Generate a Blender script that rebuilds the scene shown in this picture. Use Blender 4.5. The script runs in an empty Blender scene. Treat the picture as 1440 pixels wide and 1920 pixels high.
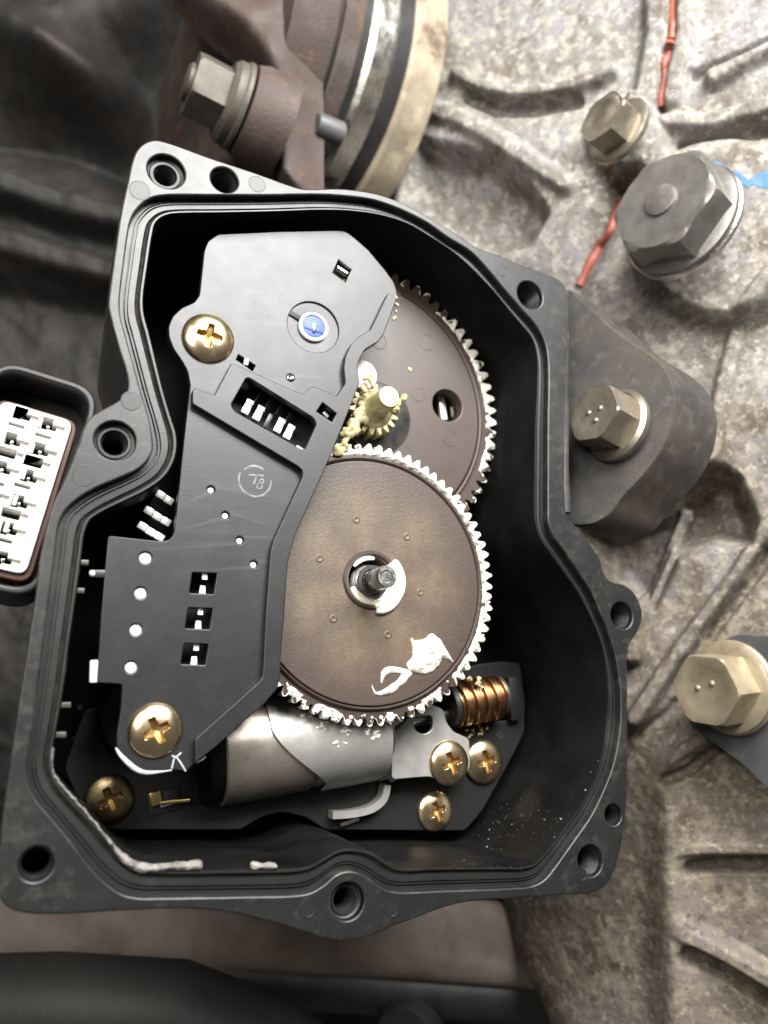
import bpy, bmesh, math, random
import numpy as np
from mathutils import Vector, Matrix
random.seed(4); RNG = np.random.default_rng(7)
S = bpy.context.scene
COL = S.collection

# ------------------------------------------------------------------ camera
# The photo looks at the open housing from its lower-left side: the housing face is z = 0 (mm), its normal seen
# tilted towards the upper right.  All geometry is written in mm and scaled to metres.
F = 1553.0
NV = np.array([.45, .23, 1.0]); NV /= np.linalg.norm(NV)
E1 = np.cross([0, 1, 0], NV); E1 /= np.linalg.norm(E1); E2 = np.cross(NV, E1)
M = np.array([E1, E2, NV])                       # camera space -> world
D = 152.0

def ray(px, py): return M @ np.array([(px - 720) / F, -(py - 960) / F, -1.0])
_r = ray(640, 1000); _t = -D / _r[2]
C = np.array([-_r[0] * _t, -_r[1] * _t, D])
def at(px, py, z=0.0):
    r = ray(px, py); return C + r * ((z - C[2]) / r[2])
def atp(px, py, p0, nn):
    r = ray(px, py); return C + r * (np.dot(p0 - C, nn) / np.dot(r, nn))
def atd(px, py, Z): return C + ray(px, py) * Z
def cv(v): return M @ np.array(v, float)         # camera-space direction -> world
def xy(pts, z=0.0): return [tuple(at(p[0], p[1], z)[:2]) for p in pts]
def mmpx(px, py, z=0.0): return float(np.linalg.norm(at(px, py + 1, z) - at(px, py - 1, z)) / 2)

cam = bpy.data.cameras.new('camera'); camo = bpy.data.objects.new('camera', cam); COL.objects.link(camo)
cam.sensor_fit = 'VERTICAL'; cam.sensor_height = 24; cam.lens = F / 1920 * 24
cam.clip_start = .005; cam.clip_end = 20
mw = Matrix([list(M[0]) + [C[0] * .001], list(M[1]) + [C[1] * .001], list(M[2]) + [C[2] * .001], [0, 0, 0, 1]])
camo.matrix_world = mw
cam.dof.use_dof = True; cam.dof.focus_distance = .172; cam.dof.aperture_fstop = 9.0
S.camera = camo

# ------------------------------------------------------------------ light
w = bpy.data.worlds.new('World'); S.world = w; w.use_nodes = True
w.node_tree.nodes['Background'].inputs[0].default_value = (.95, .93, .88, 1)
w.node_tree.nodes['Background'].inputs[1].default_value = .10
def area(name, pos, target, size, power, col=(1, 1, 1), sy=None):
    l = bpy.data.lights.new(name, 'AREA'); l.energy = power; l.color = col; l.size = size
    if sy: l.shape = 'RECTANGLE'; l.size_y = sy
    o = bpy.data.objects.new(name, l); COL.objects.link(o)
    p = Vector((C + cv(pos)) * .001); t = Vector((C + cv(target)) * .001)
    o.location = p; o.rotation_euler = (t - p).to_track_quat('-Z', 'Y').to_euler()
    return o
area('work_light', (155, 318, 30), (10, 30, -185), .25, 6.0, (1, .985, .965), .22)
area('shop_light', (-110, 240, 200), (0, 0, -180), .26, 2.2, (1, .96, .90), .16)
S.view_settings.view_transform = 'Standard'; S.view_settings.look = 'None'; S.view_settings.gamma = 1
S.view_settings.exposure = 0.1
S.cycles.use_denoising = True
S.cycles.max_bounces = 6; S.cycles.glossy_bounces = 3; S.cycles.diffuse_bounces = 3

# ------------------------------------------------------------------ materials
MATS = {}
def mat(name, col, rough=.5, metal=0.0, spec=.5, mottle=None, mscale=300., bump=0., bscale=1500., rvar=0., coat=0., layers=(), edge=None, post=None):
    """mottle: second colour mixed by noise.  layers: (colour, scale, lo, hi, strength) dirt/wear layers."""
    m = bpy.data.materials.new(name); m.use_nodes = True
    nt = m.node_tree; N = nt.nodes; L = nt.links
    b = N['Principled BSDF']
    b.inputs['Base Color'].default_value = (*col, 1); b.inputs['Roughness'].default_value = rough
    b.inputs['Metallic'].default_value = metal; b.inputs['Specular IOR Level'].default_value = spec
    if coat: b.inputs['Coat Weight'].default_value = coat; b.inputs['Coat Roughness'].default_value = .1
    tc = N.new('ShaderNodeTexCoord')
    def noise(sc, det=5, rg=.6, dist=0.):
        n = N.new('ShaderNodeTexNoise'); n.inputs['Scale'].default_value = sc; n.inputs['Detail'].default_value = det
        n.inputs['Roughness'].default_value = rg; n.inputs['Distortion'].default_value = dist
        L.new(tc.outputs['Object'], n.inputs['Vector']); return n
    cur = None
    ls = list(layers)
    if mottle: ls.insert(0, (mottle, mscale, .35, .65, 1.0))
    for (lc, sc, lo, hi, st) in ls:
        n = noise(sc)
        mr = N.new('ShaderNodeMapRange'); mr.inputs[1].default_value = lo; mr.inputs[2].default_value = hi
        mr.inputs[3].default_value = 0; mr.inputs[4].default_value = st
        L.new(n.outputs['Fac'], mr.inputs[0])
        mx = N.new('ShaderNodeMix'); mx.data_type = 'RGBA'
        L.new(mr.outputs[0], mx.inputs[0])
        if cur is None: mx.inputs[6].default_value = (*col, 1)
        else: L.new(cur, mx.inputs[6])
        mx.inputs[7].default_value = (*lc, 1)
        cur = mx.outputs[2]
    if edge:                                     # worn / dusty convex edges
        gm = N.new('ShaderNodeNewGeometry'); nz = noise(420); ad = N.new('ShaderNodeMath'); ad.operation = 'MULTIPLY_ADD'
        L.new(nz.outputs['Fac'], ad.inputs[0]); ad.inputs[1].default_value = .10; L.new(gm.outputs['Pointiness'], ad.inputs[2])
        mr = N.new('ShaderNodeMapRange'); mr.inputs[1].default_value = .575; mr.inputs[2].default_value = .68; mr.inputs[3].default_value = 0; mr.inputs[4].default_value = edge[1]
        L.new(ad.outputs[0], mr.inputs[0])
        mx = N.new('ShaderNodeMix'); mx.data_type = 'RGBA'; L.new(mr.outputs[0], mx.inputs[0])
        if cur is None: mx.inputs[6].default_value = (*col, 1)
        else: L.new(cur, mx.inputs[6])
        mx.inputs[7].default_value = (*edge[0], 1); cur = mx.outputs[2]
    if post: cur = post(N, L, tc, noise, cur)
    if cur is not None: L.new(cur, b.inputs['Base Color'])
    if rvar:
        n = noise(mscale * 1.7)
        mr = N.new('ShaderNodeMapRange'); mr.inputs[1].default_value = .3; mr.inputs[2].default_value = .7
        mr.inputs[3].default_value = max(.03, rough - rvar); mr.inputs[4].default_value = min(1, rough + rvar)
        L.new(n.outputs['Fac'], mr.inputs[0]); L.new(mr.outputs[0], b.inputs['Roughness'])
    if bump:
        n = noise(bscale, 6, .65)
        bp = N.new('ShaderNodeBump'); bp.inputs['Strength'].default_value = bump; bp.inputs['Distance'].default_value = .0006
        L.new(n.outputs['Fac'], bp.inputs['Height']); L.new(bp.outputs[0], b.inputs['Normal'])
    MATS[name] = m; return m

mat('black_plastic', (.008, .0085, .009), .40, mottle=(.013, .013, .013), mscale=120, bump=.07, bscale=2500, rvar=.03,
    layers=(((.05, .047, .04), 60, .60, .75, .35), ((.05, .05, .046), 900, .62, .8, .3)), edge=((.16, .145, .115), .7))
mat('dusty_plastic', (.014, .0145, .016), .6, mottle=(.035, .032, .028), mscale=140, bump=.15, bscale=1500, rvar=.06,
    layers=(((.055, .045, .034), 42, .38, .62, .85), ((.10, .084, .064), 330, .52, .70, .5), ((.014, .014, .015), 75, .6, .68, .7)), edge=((.03, .032, .036), .6))
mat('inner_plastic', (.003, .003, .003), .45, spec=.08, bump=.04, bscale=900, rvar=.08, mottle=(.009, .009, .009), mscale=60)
mat('plate_plastic', (.0075, .0075, .0088), .395, mottle=(.011, .011, .012), mscale=150, bump=.06, bscale=3500, rvar=.02,
    layers=(((.035, .035, .035), 700, .60, .78, .4), ((.018, .018, .018), 45, .55, .7, .5)), edge=((.05, .05, .05), .4))
mat('base_plastic', (.007, .007, .0068), .55, spec=.3, bump=.05, bscale=2500)
mat('shroud_plastic', (.010, .010, .010), .45, bump=.05, bscale=1500)
mat('white_plastic', (.58, .57, .545), .4, mottle=(.72, .71, .68), mscale=200)
mat('brown_seal', (.055, .018, .012), .5, bump=.1, bscale=600)
mat('dark_hole', (.004, .004, .004), .6)
mat('steel', (.55, .55, .54), .28, 1.0, mottle=(.42, .42, .41), mscale=300, rvar=.1, bump=.05)
mat('nickel', (.72, .71, .69), .2, 1.0, mottle=(.6, .59, .57), mscale=400, rvar=.08)
mat('bracket_steel', (.43, .42, .40), .42, .6, mottle=(.36, .35, .33), mscale=150, rvar=.08, bump=.04)
mat('motor_steel', (.42, .375, .32), .36, .8, mottle=(.32, .28, .24), mscale=80, rvar=.1, bump=.05,
    layers=(((.50, .46, .40), 60, .5, .7, .6), ((.16, .13, .10), 240, .58, .7, .5)))
mat('zinc_gold', (.84, .68, .38), .24, 1.0, mottle=(.86, .62, .44), mscale=130, rvar=.06, bump=.03,
    layers=(((.62, .62, .30), 170, .52, .66, .8), ((.88, .48, .40), 210, .56, .70, .7)))
mat('zinc_dull', (.42, .33, .17), .33, 1.0, mottle=(.30, .24, .14), mscale=240, rvar=.08, bump=.06,
    layers=(((.10, .085, .06), 300, .5, .7, .8),))
mat('shaded_recess_gold', (.36, .23, .085), .45, .9)  # same plating as the heads; recess shade painted into the darker colour
mat('copper', (.46, .26, .125), .34, 1.0, mottle=(.30, .17, .085), mscale=260, rvar=.08)
mat('brass', (.75, .56, .22), .25, 1.0)
mat('gear_brown', (.046, .030, .023), .42, mottle=(.039, .026, .020), mscale=90, bump=.05, bscale=2500, rvar=.05)
def lobes(N, L, tc, noise, cur):
    def mth(op, x, y=None, z=None):
        n = N.new('ShaderNodeMath'); n.operation = op
        for i, q in enumerate((x, y, z)):
            if q is None: continue
            if isinstance(q, (int, float)): n.inputs[i].default_value = q
            else: L.new(q, n.inputs[i])
        return n.outputs[0]
    sx = N.new('ShaderNodeSeparateXYZ'); L.new(tc.outputs['Object'], sx.inputs[0])
    r = mth('SQRT', mth('ADD', mth('POWER', sx.outputs[0], 2), mth('POWER', sx.outputs[1], 2)))
    a = mth('ARCTAN2', sx.outputs[1], sx.outputs[0])
    lob = mth('MULTIPLY_ADD', mth('COSINE', mth('MULTIPLY_ADD', a, 7, 1.1)), .5, .5)
    rad = N.new('ShaderNodeMapRange'); rad.interpolation_type = 'SMOOTHSTEP'; L.new(r, rad.inputs[0]); rad.inputs[1].default_value = .0255; rad.inputs[2].default_value = .015; rad.inputs[3].default_value = 0; rad.inputs[4].default_value = 1
    nz = noise(300, 6, .7, .8); nz2 = noise(1500, 4, .7, 2.5)
    f = mth('MULTIPLY', mth('MULTIPLY', rad.outputs[0], mth('MULTIPLY_ADD', lob, .5, .5)), mth('MULTIPLY_ADD', nz.outputs['Fac'], 1.2, -.05))
    f = mth('MULTIPLY', f, mth('MULTIPLY_ADD', nz2.outputs['Fac'], 1.5, .25))
    mx = N.new('ShaderNodeMix'); mx.data_type = 'RGBA'; mx.clamp_factor = True; L.new(f, mx.inputs[0])
    L.new(cur, mx.inputs[6]); mx.inputs[7].default_value = (.14, .105, .062, 1)
    return mx.outputs[2]
mat('gear_resin', (.055, .038, .030), .46, mottle=(.047, .032, .026), mscale=90, bump=.15, bscale=1600, rvar=.06,
    layers=(((.03, .021, .017), 1700, .55, .75, .4),), post=lobes)
mat('grease_white', (.62, .61, .56), .22, spec=.6, mottle=(.54, .52, .44), mscale=420, coat=.3)
mat('grease_cream', (.70, .66, .54), .2, spec=.6, mottle=(.72, .69, .62), mscale=260, coat=.3)
mat('grease_thin', (.60, .57, .50), .2, spec=.6, mottle=(.40, .36, .28), mscale=700, coat=.4)
mat('grease_yellow', (.50, .44, .25), .25, spec=.6, mottle=(.40, .32, .15), mscale=450, coat=.4)
mat('grease_shaft', (.30, .27, .15), .38, .3, spec=.5, mottle=(.42, .38, .2), mscale=500, coat=.15, rvar=.1)
mat('contact', (.78, .77, .74), .35, .4, mottle=(.66, .65, .62), mscale=500)
mat('blue_plastic', (.025, .06, .36), .5, mottle=(.04, .085, .42), mscale=400)
mat('pencil', (.20, .21, .235), .8, mottle=(.09, .095, .105), mscale=900)
mat('chalk', (.50, .51, .53), .8, mottle=(.30, .31, .33), mscale=900)
def mud(N, L, tc, noise, cur):
    # dried road mud, heavier on the lower half of the casing, in ragged patches
    sx = N.new('ShaderNodeSeparateXYZ'); L.new(tc.outputs['Object'], sx.inputs[0])
    nz = noise(60, 7, .7); ad = N.new('ShaderNodeMath'); ad.operation = 'MULTIPLY_ADD'
    L.new(sx.outputs[1], ad.inputs[0]); ad.inputs[1].default_value = -2.6; L.new(nz.outputs['Fac'], ad.inputs[2])
    mr = N.new('ShaderNodeMapRange'); L.new(ad.outputs[0], mr.inputs[0]); mr.inputs[1].default_value = .42; mr.inputs[2].default_value = .78; mr.inputs[3].default_value = 0; mr.inputs[4].default_value = .78
    mx = N.new('ShaderNodeMix'); mx.data_type = 'RGBA'; mx.blend_type = 'MULTIPLY'; L.new(mr.outputs[0], mx.inputs[0]); L.new(cur, mx.inputs[6]); mx.inputs[7].default_value = (.66, .57, .45, 1)
    return mx.outputs[2]
mat('cast_alu', (0.202, 0.189, 0.181), .72, .0, spec=.35, mottle=(0.142, 0.125, 0.105), mscale=30, bump=.4, bscale=800, rvar=.06,
    layers=(((0.215, 0.202, 0.215), 40, .5, .58, .7), ((0.099, 0.080, 0.060), 62, .55, .66, .7), ((0.310, 0.292, 0.254), 210, .50, .60, .75), ((0.077, 0.063, 0.047), 150, .56, .67, .7),
            ((0.404, 0.387, 0.335), 430, .56, .66, .75), ((0.060, 0.048, 0.036), 560, .57, .68, .65)), post=mud)
mat('cast_dirty', (.20, .165, .125), .7, .1, mottle=(.13, .105, .08), mscale=70, bump=.5, bscale=900,
    layers=(((.34, .30, .25), 210, .52, .68, .8), ((.08, .06, .045), 150, .54, .7, .7)))
mat('boss_tan', (.36, .31, .22), .6, .2, mottle=(.22, .18, .13), mscale=90, bump=.3, bscale=700,
    layers=(((.10, .06, .035), 60, .58, .66, .9), ((.55, .48, .34), 70, .55, .66, .7)))
mat('rust_brown', (.064, .041, .033), .65, .1, mottle=(.045, .032, .027), mscale=60, bump=.4, bscale=800,
    layers=(((.15, .075, .042), 130, .55, .7, .6), ((.10, .086, .08), 70, .5, .65, .5)))
mat('dark_cast', (.008, .0066, .0055), .72, .0, mottle=(.009, .008, .007), mscale=30, bump=.5, bscale=500,
    layers=(((.026, .019, .014), 60, .48, .66, .8), ((.032, .029, .026), 200, .58, .7, .5)))
mat('dark_steel', (.05, .05, .05), .5, .6, mottle=(.03, .03, .03), mscale=90, bump=.1)
mat('worn_silver', (.62, .60, .56), .3, 1.0, mottle=(.40, .38, .34), mscale=110, rvar=.15, bump=.2, bscale=600)
mat('hex_steel', (.40, .36, .30), .36, .85, mottle=(.34, .29, .22), mscale=160, rvar=.1, bump=.1, bscale=900,
    layers=(((.22, .17, .11), 230, .5, .7, .6),))
mat('hex_gold', (.42, .36, .255), .45, .55, mottle=(.34, .28, .19), mscale=150, rvar=.1, bump=.1, bscale=900,
    layers=(((.28, .20, .10), 300, .55, .7, .6),))
mat('hex_plug', (.25, .24, .225), .42, .7, mottle=(.18, .17, .155), mscale=140, rvar=.1, bump=.12, bscale=900)
mat('hex_rusty', (.105, .095, .078), .55, .3, mottle=(.07, .06, .047), mscale=160, bump=.15, bscale=900,
    layers=(((.34, .28, .14), 120, .6, .7, .6),))
mat('slate_paint', (.065, .068, .072), .5, .2, mottle=(.10, .10, .10), mscale=90, bump=.1,
    layers=(((.16, .14, .12), 160, .55, .7, .6),))
mat('red_sealant', (.30, .078, .052), .5, bump=.2, bscale=800)
mat('blue_paint', (.045, .13, .28), .7, mottle=(.09, .19, .32), mscale=300)
mat('brown_plate', (.20, .16, .135), .7, mottle=(.12, .09, .07), mscale=55, bump=.3, layers=(((.09, .065, .05), 30, .5, .62, .7),))
mat('hose_rubber', (.022, .021, .020), .6, bump=.2, bscale=600, mottle=(.03, .028, .026), mscale=60)

# ------------------------------------------------------------------ helpers
def tag(o, label=None, cat=None, group=None, kind=None):
    if label: o['label'] = label
    if cat: o['category'] = cat
    if group: o['group'] = group
    if kind: o['kind'] = kind
    return o
ORIG = {}
def thing(name, loc, label, cat, group=None):
    o = bpy.data.objects.new(name, None); COL.objects.link(o); o.empty_display_size = .005
    o.location = [c * .001 for c in loc]; ORIG[o.name] = np.array(loc, float)
    return tag(o, label, cat, group)
def finish(name, me, m, parent=None, smooth=40, orig=None):
    """me: mesh in world mm.  Re-origins to the parent's (or its own) base and scales to metres."""
    n = len(me.vertices); co = np.empty(n * 3); me.vertices.foreach_get('co', co); co = co.reshape(-1, 3)
    if parent is not None: og = ORIG[parent.name]
    elif orig is not None: og = np.array(orig, float)
    else: og = np.array([*(co.min(0) + co.max(0))[:2] / 2, co[:, 2].min()])
    me.vertices.foreach_set('co', ((co - og) * .001).ravel()); me.name = name
    me.materials.clear()
    for k in (m if isinstance(m, (list, tuple)) else [m]): me.materials.append(MATS[k])
    me.shade_smooth()
    if smooth: me.set_sharp_from_angle(angle=math.radians(smooth))
    me.update()
    o = bpy.data.objects.new(name, me); COL.objects.link(o); ORIG[o.name] = og
    if parent is not None: o.parent = parent
    else: o.location = [c * .001 for c in og]
    return o
def mesh_pd(v, f):
    me = bpy.data.meshes.new('m'); me.from_pydata([tuple(map(float, p)) for p in v], [], f); me.update(); return me

def plate_mesh(outer, holes=(), ztop=0., th=1., bev=.15, res=2):
    """Flat plate from 2D outlines (mm) with bevelled edges; holes are real."""
    cu = bpy.data.curves.new('c', 'CURVE'); cu.dimensions = '2D'; cu.fill_mode = 'BOTH'
    cu.extrude = max(th / 2 - bev, .001); cu.bevel_depth = bev; cu.bevel_resolution = res; cu.offset = -bev
    for lp in [outer] + list(holes):
        s = cu.splines.new('POLY'); s.points.add(len(lp) - 1)
        for i, p in enumerate(lp): s.points[i].co = (p[0], p[1], 0, 1)
        s.use_cyclic_u = True
    o = bpy.data.objects.new('c', cu); COL.objects.link(o)
    dg = bpy.context.evaluated_depsgraph_get(); dg.update()
    me = bpy.data.meshes.new_from_object(o.evaluated_get(dg))
    bpy.data.objects.remove(o); bpy.data.curves.remove(cu)
    me.transform(Matrix.Translation((0, 0, ztop - th / 2)))
    return me
def plate(name, m, outer, holes=(), ztop=0., th=1., bev=.15, parent=None, res=2):
    return finish(name, plate_mesh(outer, holes, ztop, th, bev, res), m, parent, 35)
def circ(c, r, n=32, a0=0.): return [(c[0] + r * math.cos(a0 + 2 * math.pi * i / n), c[1] + r * math.sin(a0 + 2 * math.pi * i / n)) for i in range(n)]
def spline(pts, sub=6, closed=True):
    P = np.array(pts, float); n = len(P); out = []
    for i in range(n if closed else n - 1):
        p0, p1, p2, p3 = (P[(i + k) % n] if closed else P[min(max(i + k, 0), n - 1)] for k in (-1, 0, 1, 2))
        d = [max(np.linalg.norm(b - a) ** .5, 1e-4) for a, b in ((p0, p1), (p1, p2), (p2, p3))]
        t0, t1 = 0, d[0]; t2 = t1 + d[1]; t3 = t2 + d[2]
        for k in range(sub):
            t = t1 + (t2 - t1) * k / sub
            A1 = (t1 - t) / (t1 - t0) * p0 + (t - t0) / (t1 - t0) * p1
            A2 = (t2 - t) / (t2 - t1) * p1 + (t - t1) / (t2 - t1) * p2
            A3 = (t3 - t) / (t3 - t2) * p2 + (t - t2) / (t3 - t2) * p3
            B1 = (t2 - t) / (t2 - t0) * A1 + (t - t0) / (t2 - t0) * A2
            B2 = (t3 - t) / (t3 - t1) * A2 + (t - t1) / (t3 - t1) * A3
            out.append((t2 - t) / (t2 - t1) * B1 + (t - t1) / (t2 - t1) * B2)
    if not closed: out.append(P[-1])
    return np.array(out)
def rounded(pts, r=1.0, n=4):
    """Polygon (mm) with its corners rounded."""
    P = [np.array(p, float) for p in pts]; out = []
    for i in range(len(P)):
        a, b, c = P[i - 1], P[i], P[(i + 1) % len(P)]
        u = a - b; v = c - b; lu, lv = np.linalg.norm(u), np.linalg.norm(v)
        rr = min(r, lu * .45, lv * .45)
        p, q = b + u / lu * rr, b + v / lv * rr
        for k in range(n + 1):
            t = k / n; out.append(tuple((1 - t) ** 2 * p + 2 * t * (1 - t) * b + t * t * q))
    return out
def loft_mesh(rings, closed=True, cap0=False, cap1=False):
    n = len(rings[0]); v = np.concatenate([np.asarray(r, float) for r in rings]); f = []
    for j in range(len(rings) - 1):
        for i in range(n if closed else n - 1):
            k = (i + 1) % n; f.append((j * n + i, j * n + k, (j + 1) * n + k, (j + 1) * n + i))
    if cap0: f.append(tuple(range(n))[::-1])
    if cap1: f.append(tuple((len(rings) - 1) * n + i for i in range(n)))
    return mesh_pd(v, f)
def frame(axis, up=(0, 1, 0)):
    a = np.array(axis, float); a /= np.linalg.norm(a); u = np.array(up, float); u = u - a * np.dot(u, a)
    if np.linalg.norm(u) < 1e-3: u = np.array([1., 0, 0]); u = u - a * np.dot(u, a)
    u /= np.linalg.norm(u); return np.cross(u, a), u, a
def lathe_mesh(prof, o, axis, n=48, up=(0, 1, 0), cap=True, rfn=None):
    x, y, a = frame(axis, up); rings = []
    for (r, h) in prof:
        rr = []
        for i in range(n):
            t = 2 * math.pi * i / n; q = r * (rfn(t, r, h) if rfn else 1)
            rr.append(np.asarray(o) + a * h + (x * math.cos(t) + y * math.sin(t)) * q)
        rings.append(rr)
    return loft_mesh(rings, True, cap, cap)
def fixn(me):
    bm = bmesh.new(); bm.from_mesh(me); bmesh.ops.recalc_face_normals(bm, faces=bm.faces); bm.to_mesh(me); bm.free(); return me
def lathe(name, m, prof, o, axis=(0, 0, 1), n=48, parent=None, smooth=35, up=(0, 1, 0), cap=True, rfn=None):
    return finish(name, fixn(lathe_mesh(prof, o, axis, n, up, cap, rfn)), m, parent, smooth)
def tube_mesh(path, r, n=10, flat=1.0, closed=False):
    P = np.array(path, float); rings = []; L = len(P)
    for i in range(L):
        t = P[(i + 1) % L] - P[i - 1] if closed else P[min(i + 1, L - 1)] - P[max(i - 1, 0)]
        x, y, a = frame(t, (0, 0, 1)); ri = r[i] if hasattr(r, '__len__') else r
        rings.append([P[i] + (x * math.cos(2 * math.pi * k / n) + y * flat * math.sin(2 * math.pi * k / n)) * ri for k in range(n)])
    if closed: rings.append(rings[0])
    return fixn(loft_mesh(rings, True, not closed, not closed))
def tube(name, m, path, r, n=10, parent=None, flat=1.0, closed=False):
    return finish(name, tube_mesh(path, r, n, flat, closed), m, parent, 60)
def join(mes):
    bm = bmesh.new()
    for me in mes: bm.from_mesh(me)
    out = bpy.data.meshes.new('j'); bm.to_mesh(out); bm.free(); return out
def box_mesh(c, sx, sy, sz, ang=0., bev=.0, axes=None):
    """Box with centre c and half sizes; optional rotation about z or explicit axes."""
    bm = bmesh.new(); bmesh.ops.create_cube(bm, size=2)
    for v in bm.verts: v.co = Vector((v.co.x * sx, v.co.y * sy, v.co.z * sz))
    if bev: bmesh.ops.bevel(bm, geom=list(bm.edges), offset=bev, segments=2, affect='EDGES', profile=.5)
    if axes is None: R = Matrix.Rotation(ang, 3, 'Z')
    else: R = Matrix([list(axes[0]), list(axes[1]), list(axes[2])]).transposed()
    for v in bm.verts: v.co = R @ v.co + Vector(c)
    me = bpy.data.meshes.new('b'); bm.to_mesh(me); bm.free(); return me
def box(name, m, c, sx, sy, sz, ang=0., bev=.1, parent=None, axes=None):
    return finish(name, box_mesh(c, sx, sy, sz, ang, bev, axes), m, parent, 35)
def blob_mesh(balls, vox=.3, smooth=3):
    """Union of squashed balls (x,y,z,rx,ry,rz) remeshed into one lump (grease)."""
    bm = bmesh.new()
    for b in balls:
        g = bmesh.ops.create_icosphere(bm, subdivisions=1, radius=1.0)
        for v in g['verts']: v.co = Vector((v.co.x * b[3] + b[0], v.co.y * b[4] + b[1], v.co.z * b[5] + b[2]))
    me = bpy.data.meshes.new('blob'); bm.to_mesh(me); bm.free()
    o = bpy.data.objects.new('blob', me); COL.objects.link(o)
    r = o.modifiers.new('r', 'REMESH'); r.mode = 'VOXEL'; r.voxel_size = vox
    s = o.modifiers.new('s', 'SMOOTH'); s.iterations = smooth; s.factor = .5
    dg = bpy.context.evaluated_depsgraph_get(); dg.update()
    out = bpy.data.meshes.new_from_object(o.evaluated_get(dg))
    bpy.data.objects.remove(o); return out
def vnoise(x, y, seed=0):
    """Smooth value noise, vectorised."""
    r = np.random.default_rng(seed); T = r.random((256, 256))
    xi = np.floor(x).astype(int); yi = np.floor(y).astype(int); fx = x - xi; fy = y - yi
    fx = fx * fx * (3 - 2 * fx); fy = fy * fy * (3 - 2 * fy)
    g = lambda a, b: T[a & 255, b & 255]
    return (g(xi, yi) * (1 - fx) + g(xi + 1, yi) * fx) * (1 - fy) + (g(xi, yi + 1) * (1 - fx) + g(xi + 1, yi + 1) * fx) * fy - .5
def pdist(X, Y, poly, closed=False):
    P = np.array(poly, float); best = np.full(X.shape, 1e9); n = len(P)
    for i in range(n if closed else n - 1):
        a = P[i]; b = P[(i + 1) % n]; d = b - a; L2 = d @ d
        t = np.clip(((X - a[0]) * d[0] + (Y - a[1]) * d[1]) / L2, 0, 1)
        best = np.minimum(best, np.hypot(X - a[0] - t * d[0], Y - a[1] - t * d[1]))
    return best
def inside(X, Y, poly):
    P = np.array(poly, float); r = np.zeros(X.shape, bool); n = len(P)
    for i in range(n):
        x1, y1 = P[i]; x2, y2 = P[(i + 1) % n]
        if y1 == y2: continue
        c = ((y1 > Y) != (y2 > Y)) & (X < (x2 - x1) * (Y - y1) / (y2 - y1) + x1); r ^= c
    return r
def smst(t): t = np.clip(t, 0, 1); return t * t * (3 - 2 * t)
def area_mask(X, Y, poly, w):
    """1 inside the polygon fading to 0 over w."""
    d = pdist(X, Y, poly, True); return smst(np.where(inside(X, Y, poly), .5 + d / w / 2, .5 - d / w / 2))

# ------------------------------------------------------------------ actuator housing
PAIRS = [((303,367),(325,402)),((400,366),(420,400)),((500,366),(510,398)),((600,365),(605,395)),((650,368),(660,397)),((700,375),(714,405)),
 ((750,392),(764,421)),((800,417),(810,448)),((840,445),(853,477)),((883,472),(890,511)),((917,507),(925,548)),((950,547),(952,581)),((980,581),(978,612)),
 ((1007,612),(995,633)),((1020,637),(1002,652)),((1027,670),(1006,680)),((1027,800),(1002,800)),((1027,940),(1000,940)),((1028,978),(1001,975)),
 ((1036,1002),(1010,1007)),((1055,1028),(1032,1040)),((1085,1073),(1060,1079)),((1107,1106),(1080,1108)),((1125,1147),(1100,1145)),((1140,1183),(1118,1185)),
 ((1152,1222),(1130,1225)),((1160,1265),(1136,1265)),((1164,1310),(1138,1310)),((1162,1369),(1134,1369)),((1150,1433),(1124,1427)),((1131,1483),(1106,1477)),
 ((1109,1528),(1085,1514)),((1081,1569),(1059,1550)),((1059,1600),(1035,1583)),((1039,1628),(1016,1604)),((1020,1650),(1000,1619)),((998,1661),(975,1625)),
 ((959,1665),(930,1625)),((823,1670),(823,1625)),((745,1672),(748,1627)),((720,1666),(725,1617)),((697,1650),(702,1602)),((680,1639),(680,1594)),((653,1633),(653,1591)),
 ((630,1640),(631,1595)),((607,1659),(606,1609)),((583,1673),(580,1623)),((557,1678),(555,1628)),((440,1681),(440,1631)),((300,1683),(310,1632)),((262,1683),(275,1629)),
 ((230,1676),(247,1615)),((200,1656),(220,1592)),((173,1629),(197,1565)),((133,1577),(160,1525)),((97,1533),(125,1489)),((67,1497),(105,1462)),((54,1467),(97,1440)),
 ((51,1433),(96,1415)),((57,1390),(101,1385)),((69,1300),(116,1300)),((80,1220),(127,1215)),((92,1125),(140,1125)),((104,1035),(152,1035)),((108,997),(157,1000)),
 ((117,967),(168,975)),((137,943),(195,957)),((170,920),(237,937)),((215,900),(275,918)),((255,882),(306,895)),((277,864),(323,868)),((287,842),(330,838)),((286,818),(328,812)),
 ((280,785),(321,790)),((265,735),(306,740)),((250,680),(291,680)),((235,625),(277,622)),((226,590),(269,592)),((225,560),(267,563)),((232,500),(275,500)),((240,440),(285,437)),
 ((246,412),(290,420)),((258,391),(300,410)),((278,374),(311,405))]
LED = -2.0
A3 = spline([at(*p[0], 0) for p in PAIRS], 5); B3 = spline([at(*p[1], LED) for p in PAIRS], 5)
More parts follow.
